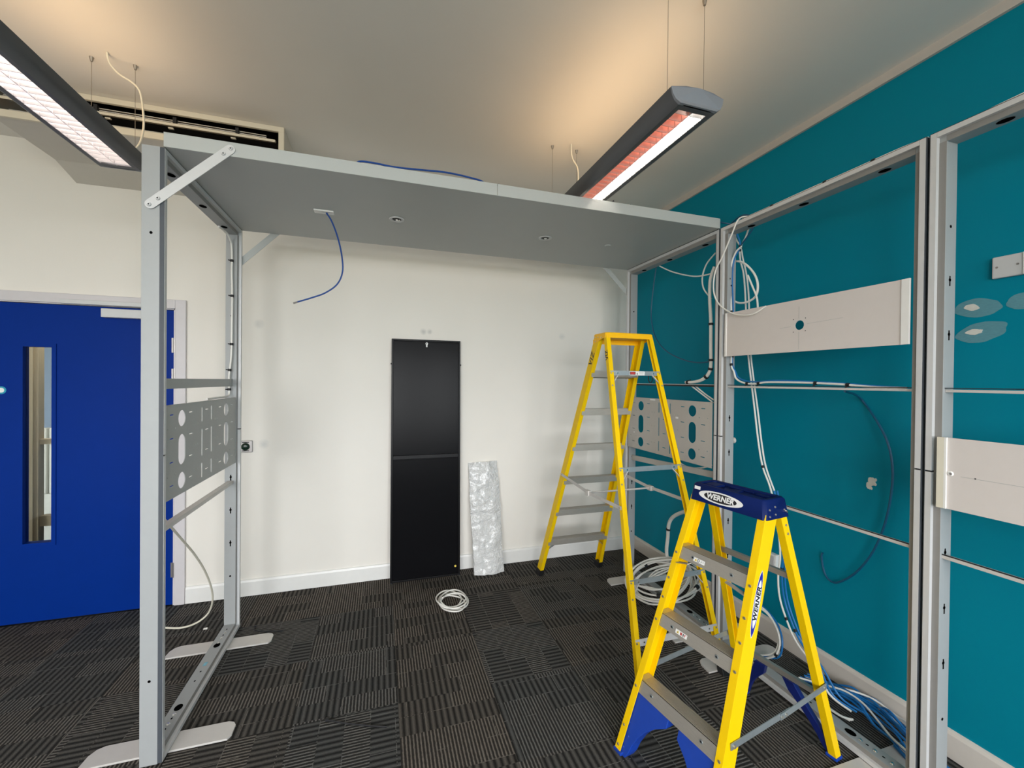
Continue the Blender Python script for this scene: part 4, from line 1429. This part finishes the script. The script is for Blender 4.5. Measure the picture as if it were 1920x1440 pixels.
CAB = {
 'f1_white_swag': [(1.95, 2.62, 2.407), (1.95, 2.471, 2.327), (1.95, 2.27, 2.25), (1.95, 2.129, 2.23), (1.95, 2.056, 2.241)],
 'f1_blue': [(1.99, 2.712, 2.442), (1.99, 2.748, 2.276), (1.99, 2.77, 2.075), (1.99, 2.72, 1.905), (1.99, 2.593, 1.787), (1.99, 2.41, 1.712), (1.99, 2.257, 1.684), (1.99, 2.136, 1.689)],
 'f1_loop': [(1.955, 2.085, 2.35), (1.955, 2.159, 2.301), (1.955, 2.194, 2.225), (1.955, 2.179, 2.147), (1.955, 2.114, 2.075)],
 'f1_bundle': [(1.945, 2.081, 2.264), (1.945, 2.114, 2.19), (1.945, 2.117, 2.074), (1.945, 2.106, 1.941), (1.945, 2.103, 1.776), (1.945, 2.101, 1.66), (1.945, 2.117, 1.611), (1.945, 2.166, 1.574), (1.945, 2.237, 1.557), (1.945, 2.321, 1.553)],
 'f1_pair_a': [(1.95, 2.271, 1.529), (1.95, 2.184, 1.483), (1.95, 2.089, 1.433)],
 'f1_pair_b': [(1.95, 2.237, 1.53), (1.95, 2.156, 1.484), (1.95, 2.08, 1.447)],
 'f1_below': [(1.96, 2.414, 1.018), (1.96, 2.36, 0.995), (1.96, 2.273, 0.991), (1.96, 2.173, 1.011), (1.96, 2.101, 1.042)],
 'f2_white_front': [(1.93, 1.749, 2.436), (1.92, 1.826, 2.472), (1.895, 1.859, 2.463), (1.885, 1.893, 2.39), (1.88, 1.951, 2.286), (1.88, 2.007, 2.207), (1.88, 2.017, 2.099), (1.88, 1.975, 2.013), (1.88, 1.88, 1.945), (1.88, 1.796, 1.921), (1.885, 1.733, 1.923), (1.9, 1.679, 1.952)],
 'f2_blue_top': [(1.825, 2.05, 2.556), (1.93, 2.049, 2.55), (1.95, 1.999, 2.505), (2.0, 1.977, 2.491)],
 'f2_blue_arch': [(1.975, 1.992, 2.496), (1.975, 1.938, 2.514), (1.975, 1.893, 2.513), (1.975, 1.849, 2.485), (1.975, 1.834, 2.426), (1.975, 1.862, 2.39), (1.975, 1.916, 2.347)],
 'f2_blue_knot': [(2.06, 2.052, 2.463), (2.06, 2.027, 2.416), (2.06, 1.999, 2.368), (2.06, 1.982, 2.296), (2.06, 1.957, 2.204), (2.06, 1.94, 2.097), (2.06, 1.93, 1.954), (2.06, 1.92, 1.797), (2.06, 1.915, 1.709), (2.06, 1.895, 1.578), (2.06, 1.863, 1.395), (2.06, 1.835, 1.216), (2.06, 1.806, 1.086), (2.06, 1.751, 0.965), (2.06, 1.712, 0.787), (2.06, 1.694, 0.636), (2.06, 1.699, 0.52), (2.06, 1.685, 0.412), (2.06, 1.647, 0.318), (2.06, 1.587, 0.228), (2.06, 1.496, 0.165)],
 'f2_white_knot': [(2.05, 1.933, 2.46), (2.05, 1.955, 2.414), (2.05, 1.993, 2.359), (2.05, 1.991, 2.288), (2.05, 1.967, 2.206), (2.05, 1.954, 2.099), (2.05, 1.944, 1.956), (2.05, 1.933, 1.798), (2.05, 1.924, 1.71), (2.05, 1.904, 1.578), (2.05, 1.875, 1.395), (2.05, 1.847, 1.215), (2.05, 1.817, 1.084), (2.05, 1.762, 0.963), (2.05, 1.72, 0.786), (2.05, 1.702, 0.634), (2.05, 1.712, 0.515), (2.05, 1.701, 0.405), (2.05, 1.662, 0.311), (2.05, 1.602, 0.221), (2.05, 1.509, 0.158)],
 'f2_white_post': [(1.945, 1.898, 2.326), (1.945, 1.936, 2.306), (1.945, 1.966, 2.249), (1.945, 1.976, 2.158), (1.945, 1.97, 2.047), (1.945, 1.96, 1.921), (1.945, 1.957, 1.765), (1.945, 1.959, 1.659), (1.945, 1.939, 1.618), (1.945, 1.908, 1.58), (1.945, 1.863, 1.556), (1.945, 1.792, 1.548), (1.945, 1.715, 1.557), (1.945, 1.608, 1.558), (1.945, 1.47, 1.556), (1.945, 1.326, 1.55), (1.945, 1.2, 1.54), (1.945, 1.09, 1.538)],
 'f2_blue_post': [(1.95, 1.931, 2.41), (1.95, 1.911, 2.358), (1.95, 1.914, 2.319), (1.95, 1.951, 2.262), (1.95, 1.961, 2.155), (1.95, 1.955, 2.045), (1.95, 1.949, 1.92), (1.95, 1.951, 1.764), (1.95, 1.953, 1.665), (1.95, 1.929, 1.617), (1.95, 1.898, 1.586), (1.95, 1.846, 1.565), (1.95, 1.769, 1.56), (1.95, 1.688, 1.566), (1.95, 1.583, 1.566), (1.95, 1.448, 1.561), (1.95, 1.329, 1.555), (1.95, 1.204, 1.545), (1.95, 1.093, 1.54)],
 'f2_loop': [(1.985, 1.998, 2.271), (1.985, 1.94, 2.262), (1.985, 1.883, 2.225), (1.985, 1.828, 2.158), (1.985, 1.807, 2.094), (1.985, 1.819, 2.037), (1.985, 1.872, 2.014), (1.985, 1.935, 2.019), (1.985, 1.994, 2.051)],
 'f2_loop2': [(1.98, 1.87, 2.164), (1.98, 1.833, 2.084), (1.98, 1.808, 2.026), (1.98, 1.8, 1.96), (1.98, 1.799, 1.901)],
 'wall_blue': [(2.275, 1.53, 1.525), (2.275, 1.462, 1.487), (2.275, 1.391, 1.388), (2.275, 1.338, 1.28), (2.275, 1.317, 1.159), (2.275, 1.322, 1.034), (2.275, 1.346, 0.889), (2.275, 1.393, 0.745), (2.275, 1.457, 0.627), (2.275, 1.523, 0.549), (2.275, 1.575, 0.516), (2.275, 1.617, 0.543), (2.275, 1.635, 0.621), (2.275, 1.63, 0.649)],
 'floor_white_loop': [(2.1, 1.884, 0.26), (2.1, 1.813, 0.245), (2.1, 1.763, 0.204), (2.09, 1.73, 0.142), (2.07, 1.735, 0.07), (2.05, 1.786, 0.003)],
 'floor_blue_loop': [(2.12, 1.902, 0.27), (2.12, 1.821, 0.244), (2.12, 1.763, 0.2), (2.1, 1.723, 0.139), (2.085, 1.731, 0.058), (2.06, 1.784, -0.016)],
 'coil_riser': [(2.16, 2.716, 0.058), (2.18, 2.796, 0.182), (2.2, 2.811, 0.302), (2.2, 2.8, 0.413), (2.2, 2.75, 0.492), (2.18, 2.618, 0.572), (2.12, 2.437, 0.643)],
 'left_post': [(-0.928, 2.915, 2.486), (-0.91, 2.915, 2.456), (-0.887, 2.915, 2.411), (-0.864, 2.915, 2.35), (-0.861, 2.915, 2.27), (-0.862, 2.915, 2.19), (-0.859, 2.915, 2.046), (-0.86, 2.915, 1.837), (-0.86, 2.915, 1.686), (-0.872, 2.915, 1.563), (-0.871, 2.915, 1.483), (-0.866, 2.915, 1.445), (-0.888, 2.915, 1.422), (-0.956, 2.915, 1.406), (-1.034, 2.915, 1.391)],
 'left_loose': [(-0.93, 2.32, 0.865), (-0.95, 2.493, 0.742), (-0.96, 2.681, 0.588), (-0.97, 2.857, 0.418), (-0.98, 2.986, 0.255), (-1.0, 3.057, 0.139), (-1.054, 3.133, 0.03), (-1.094, 3.084, 0.012), (-1.163, 3.058, 0.008), (-1.263, 3.088, 0.008)],
 'canopy_blue': [(-0.291, 2.49, 2.458), (-0.264, 2.49, 2.415), (-0.233, 2.49, 2.331), (-0.211, 2.49, 2.231), (-0.207, 2.49, 2.143), (-0.234, 2.49, 2.073), (-0.293, 2.49, 2.022), (-0.359, 2.49, 1.991), (-0.43, 2.49, 1.963)],
 'canopy_top_blue': [(-0.105, 2.03, 2.539), (-0.041, 2.03, 2.538), (0.054, 2.03, 2.531), (0.175, 2.03, 2.535), (0.289, 2.03, 2.543), (0.406, 2.03, 2.535), (0.528, 2.03, 2.533)],
 'lampL_cable': [(-1.202, 2.383, 3.03), (-1.201, 2.4, 2.994), (-1.177, 2.42, 2.963), (-1.133, 2.44, 2.944), (-1.104, 2.44, 2.907), (-1.087, 2.43, 2.821), (-1.08, 2.42, 2.729), (-1.085, 2.4, 2.647), (-1.11, 2.4, 2.61)],
 'lampR_cable': [(1.119, 2.39, 3.03), (1.128, 2.4, 2.97), (1.148, 2.41, 2.939), (1.179, 2.42, 2.915), (1.196, 2.43, 2.879), (1.201, 2.43, 2.812)],
}
# ------------------------------------------------------------------ cables
def cable(label, pts, r, m, group=None, ties=(), k=6, name='cable'):
    path = smooth_path(pts, k)
    o = MB().tube(path, r, 8).build(name, MAT[m], None, smooth=True, origin=tuple(path[0]))
    tag(o, label, 'cable', group)
    for f in ties:
        add_tie(o, path, f, r)
    return o
def add_tie(o, path, f, r, L=.014, rr=None):
    i = min(len(path)-2, max(0, int(f*(len(path)-1))))
    c, d = path[i], (path[i+1]-path[i]).normalized()
    rr = rr or r*1.35+.0015
    t = MB().cyl(c-d*L/2, c+d*L/2, rr, 10)
    a = d.orthogonal().normalized()
    t.bar(c+a*rr, c+a*(rr+.012), .006, .004, up=d)
    t.build('cable_tie', MAT['black_rubber'], o)

cable('white cable strapped down the inner post of the free-standing left frame', [(-.875,2.74,2.40),(-.874,2.80,2.404),(-.870,2.86,2.40),(-.866,2.900,2.375),(-.864,2.915,2.35),(-.861,2.915,2.27),(-.862,2.915,2.19),(-.859,2.915,2.046),(-.86,2.915,1.837),(-.862,2.915,1.686),(-.872,2.912,1.563),(-.871,2.912,1.483),(-.870,2.905,1.452),(-.872,2.87,1.442),(-.875,2.75,1.440),(-.880,2.60,1.438)], .0055, 'white_pvc', None, (.345, .475, .575, .655, .74))
cable('loose white cable hanging behind the left frame onto the carpet', [(-.905,2.18,.95),(-.93,2.32,.865),(-.95,2.493,.742),(-.96,2.681,.588),(-.97,2.857,.418),(-.98,2.986,.255),(-1.0,3.057,.139),(-1.04,3.10,.05),(-1.094,3.084,.012),(-1.163,3.058,.008),(-1.263,3.088,.008)], .0055, 'cream_pvc')
o = cable('blue cable dangling from the white outlet in the canopy', CAB['canopy_blue'], .0042, 'deep_blue_cable')
p, q = Vector(CAB['canopy_blue'][-1]), Vector(CAB['canopy_blue'][-2])
MB().cyl(p, p+(p-q).normalized()*.022, .0048, 8).build('cable_end', MAT['steel_plate'], o)
cable('blue cable lying along the front edge of the canopy', [(-.16,2.06,2.472),(-.13,2.04,2.50),(-.105,2.008,2.527),(-.041,2.006,2.532),(.054,2.005,2.5275),(.175,2.007,2.535),(.289,2.008,2.542),(.406,2.006,2.534),(.48,2.02,2.526),(.53,2.05,2.48)], .0042, 'deep_blue_cable')
cable('white cable swagged under the top rail of the frame behind the tall ladder', CAB['f1_white_swag'], .0045, 'white_pvc')
cable('dark blue cable curving down the teal wall behind the tall ladder', CAB['f1_blue'], .0045, 'dark_teal_cable')
cable('white cable loop beside the post under the right canopy corner', CAB['f1_loop'], .0045, 'white_pvc')
b = cable('thick white cable bundle strapped to the post under the right canopy corner', CAB['f1_bundle'], .010, 'white_pvc', None, (.36, .52, .60, .74, .97))
for dx, dz in ((.004, .012), (-.002, -.010)):
    MB().tube(smooth_path([(x+dx, y+(.010 if dz > 0 else -.006), z+dz*.3) for x, y, z in CAB['f1_bundle']], 5), .006, 8).build('strand', MAT['white_pvc'], b, smooth=True)
cable('upper of two white cables slanting to the perforated plate by the post', CAB['f1_pair_b'], .0045, 'white_pvc')
cable('lower of two white cables slanting to the perforated plate by the post', CAB['f1_pair_a'], .0045, 'white_pvc')
cable('white cable sagging below the perforated plate behind the tall ladder', CAB['f1_below'], .0050, 'white_pvc')
tie = MB().tube([(1.94+0*k, 2.70+.026*cos(2*pi*k/16), 1.588+.040*sin(2*pi*k/16)) for k in range(17)], .0035, 6).build('cable_tie', MAT['gasket'], None, origin=(1.94, 2.70, 1.548))
tag(tie, 'black looped tie hanging on the thin rail behind the tall ladder', 'cable tie')
cable('thin white cable looping in front of the post above the drilled panel', CAB['f2_white_front'], .0042, 'white_pvc')
cable('short dark blue cable running off the right end of the canopy', [(1.825,2.05,2.535),(1.90,2.055,2.53),(1.95,2.0,2.50),(2.0,1.975,2.49)], .0045, 'dark_teal_cable')
cable('dark blue cable arching over the top rail beside the drilled panel frame', CAB['f2_blue_arch'], .0045, 'dark_teal_cable')
cable('second white cable dropping behind the drilled panel, ending behind the navy cap', CAB['f2_blue_knot'][:14], .0045, 'white_pvc', 'cables dropping behind the drilled panel', (.16,))
cable('blue cable running from behind the navy cap down to the floor', CAB['f2_blue_knot'][13:]+[(2.08,1.44,.06),(2.12,1.36,.03)], .0050, 'blue_cable', 'cables dropping behind the drilled panel', (.3, .62))
cable('white cable dropping behind the drilled panel to the floor', CAB['f2_white_knot']+[(2.07,1.45,.06),(2.10,1.37,.03)], .0048, 'white_pvc', 'cables dropping behind the drilled panel', (.10, .55, .82))
cable('second blue cable from behind the navy cap to the floor, nearest the teal wall', [(x+.014, y-.006, z) for x, y, z in CAB['f2_blue_knot'][13:]]+[(2.10,1.42,.06),(2.15,1.34,.03)], .0048, 'blue_cable', 'cables dropping behind the drilled panel')
cable('white cable strapped down the post left of the drilled panel and along the rail', [(x, y-(.016 if z > 1.6 else 0), z) for x, y, z in CAB['f2_white_post']], .0050, 'white_pvc', None, (.18, .28, .42, .62, .68, .84, .90))
cable('blue cable strapped down the post left of the drilled panel and along the rail', [(x, y-(.012 if z > 1.6 else 0), z) for x, y, z in CAB['f2_blue_post']], .0040, 'blue_cable', None, (.10, .42))
cable('round white cable loop hanging above the drilled panel', CAB['f2_loop'], .0060, 'white_pvc')
cable('white cable tail dropping behind the top edge of the drilled panel', CAB['f2_loop2'], .0050, 'white_pvc')
cable('dark blue cable curving loosely across the teal wall below the rail', [(1.965,1.33,1.52)]+[(2.262,y,z) for x,y,z in CAB['wall_blue'][1:]], .0050, 'dark_teal_cable')
cable('white cable curling to the floor behind the short ladder', [(2.14,1.98,.268)]+CAB['floor_white_loop'][:-1]+[(2.05,1.79,.02),(2.02,1.85,.008)], .0048, 'white_pvc', None, (.72,))
cable('blue cable curling to the floor behind the short ladder', [(2.15,1.99,.274)]+CAB['floor_blue_loop'][:-1]+[(2.06,1.80,.02),(2.03,1.86,.008)], .0050, 'blue_cable')
cable('second white cable curling to the floor behind the short ladder', [(x+.008, y+.014, z+.006) for x, y, z in [(2.14,1.98,.268)]+CAB['floor_white_loop'][:-1]]+[(2.06,1.805,.025),(2.03,1.86,.009)], .0045, 'white_pvc')

# tangle of data cables on the floor between frame and skirting
random.seed(21)
def floor_run(k, m, name):
    pts = []
    n = 9
    a, ph = random.uniform(.010, .030), random.uniform(0, 6)
    xo = random.uniform(-.055, .055)
    for i in range(n):
        f = i/(n-1)
        y = 1.60-f*.62
        base = 2.105+.10*sin(pi*min(1, f*1.25))*.9
        x = base+xo*(1-.75*abs(f-.62))+a*sin(ph+f*7)
        z = .008+.045*random.random()*(.4+.6*sin(pi*f))+.010*(k % 3)
        pts.append((min(x, 2.255), y, z))
    return pts
for k in range(15):
    blue = k % 4 != 3
    cable(('blue data cable in the tangle on the floor by the skirting' if blue else 'white data cable in the tangle on the floor by the skirting'),
          floor_run(k, 0, ''), .0046, 'blue_cable' if blue else 'white_pvc', 'data cables tangled on the floor')
for k in range(3):
    cable('white data cable bent back on the floor beside the tangle', [(2.16+k*.012,1.50,.03),(2.08,1.51+k*.012,.035),(2.03-k*.004,1.46,.03),(2.035,1.40-k*.01,.02),(2.06+k*.01,1.35,.012)], .0045, 'white_pvc', 'white cables bent back on the floor')
for k in range(3):
    cable(('white cable lying along the foot of the near frames' if k == 1 else 'blue cable lying along the foot of the near frames'), [(2.10+.02*k,1.20,.012),(2.04+.02*k,1.05,.010),(2.02+.018*k,.92,.010),(2.09+.014*k,.80,.012),(2.16+.012*k,.70,.012),(2.2,.5,.01)], .0050, 'white_pvc' if k == 1 else 'blue_cable', 'cables along the foot of the near frames')

# big coil of white cable propped in the corner
def big_coil():
    random.seed(5)
    t = thing('cable_coil', 'large tangled coil of white cable on the floor behind the tall ladder', 'cable', (1.98, 2.60, 0))
    P0 = []
    for s in range(9):
        pts = []
        cx, cy = 1.985+random.uniform(-.03, .03), 2.60+random.uniform(-.04, .04)
        rx, ry = random.uniform(.19, .245), random.uniform(.20, .27)
        ph, dz = random.uniform(0, 6), random.uniform(0, .03)
        tl = random.uniform(.28, .42)
        n = 26
        for i in range(n+3):
            q = ph+2*pi*i/n
            x = cx+rx*cos(q)+.012*sin(3*q+s)
            y = cy+ry*sin(q)+.012*cos(2*q+s)
            x = min(x, 2.25)
            z = .008+max(0, (x-1.76))*tl+dz+.008*sin(2*q+s)
            if 1.89 < x < 1.99:
                z = max(z, .062)
            pts.append((x, y, max(z, .007)))
        P0.append(pts)
        MB().tube(smooth_path(pts, 3), .0062, 7).build('cable_turn', MAT['white_pvc'], t, smooth=True)
    for s in range(3):
        pts = [(1.80+.02*s,2.72,.03),(1.86,2.60-.02*s,.06),(1.97,2.49,.075+.01*s),(2.10,2.46+.02*s,.12),(2.19,2.52,.15),(2.16,2.64,.15),(2.02,2.70-.03*s,.12),(1.90,2.66,.075)]
        MB().tube(smooth_path(pts, 6), .006, 7).build('cable_turn', MAT['white_pvc'], t, smooth=True)
    for s, i in ((0, 5), (2, 9), (4, 14), (5, 2), (7, 20)):
        c, d = Vector(P0[s][i]), (Vector(P0[s][i+1])-Vector(P0[s][i-1])).normalized()
        MB().cyl(c-d*.012, c+d*.012, .015, 10).build('cable_tie', MAT['black_rubber'], t)
big_coil()
o = cable('thick white cable bundle rising from the coil along the teal wall', CAB['coil_riser'], .012, 'white_pvc', None, (.45,))
for d in (-.010, .010):
    MB().tube(smooth_path([(x, y+d, z+abs(d)*.5) for x, y, z in CAB['coil_riser']], 5), .007, 8).build('strand', MAT['white_pvc'], o, smooth=True)

def small_coil():
    random.seed(3)
    pts = []
    n = 22
    turns = 5
    for i in range(n*turns+6):
        q = 2*pi*i/n+1.2
        k = i/n
        r = .088+.010*sin(k*2.1)
        cx, cy = .482+.016*sin(k*1.7), 2.885+.030*cos(k*1.9)
        pts.append((cx+r*cos(q), cy+r*1.22*sin(q), .006+.0062*k+.003*sin(3*q+k)))
    t = MB().tube(smooth_path(pts, 2), .0050, 7).build('cable_coil', MAT['white_pvc'], None, smooth=True, origin=(.482, 2.885, 0))
    tag(t, 'small neat coil of white cable on the carpet before the black panel', 'cable')
small_coil()

# odds and ends on the carpet
for lab, pts in (('black zip tie on the carpet beside the rear left foot plate', [(-.737,2.955,.004),(-.735,2.92,.004),(-.70,2.894,.004),(-.63,2.872,.004),(-.563,2.856,.004)]),
                 ('long thin black zip tie on the carpet in front of the ladders', [(-.222,2.048,.004),(-.14,2.005,.004),(-.05,1.965,.004),(.036,1.931,.004)])):
    o = MB().tube(smooth_path(pts, 4), .0032, 6).build('zip_tie', MAT['gasket'], None, smooth=True, origin=(pts[0][0], pts[0][1], 0))
    h = Vector(pts[0])
    MB().box(h.x-.006, h.x+.006, h.y-.005, h.y+.005, .001, .009).build('tie_head', MAT['gasket'], o)
    tag(o, lab, 'cable tie')
o = MB().box(-1.032, -1.010, 3.010, 3.022, 0, .006).box(-1.018, -1.010, 3.010, 3.016, .006, .010).build('plastic_scrap', MAT['white_pvc'], None, bevel=.001, origin=(-1.02, 3.017, 0))
tag(o, 'tiny white plastic scrap on the carpet by the loose cable', 'scrap')

cable('white cable lying along the top rail of the drilled panel frame', [(1.925,1.86,2.470),(1.921,1.70,2.468),(1.9225,1.50,2.470),(1.920,1.30,2.468),(1.924,1.12,2.470),(1.935,1.03,2.470)], .0050, 'white_pvc', None, (.25, .5, .72))
cable('white cable lying along the top rail of the rightmost frame', [(1.935,.90,2.470),(1.921,.82,2.468),(1.919,.65,2.471),(1.922,.40,2.469),(1.930,.15,2.469)], .0050, 'white_pvc')
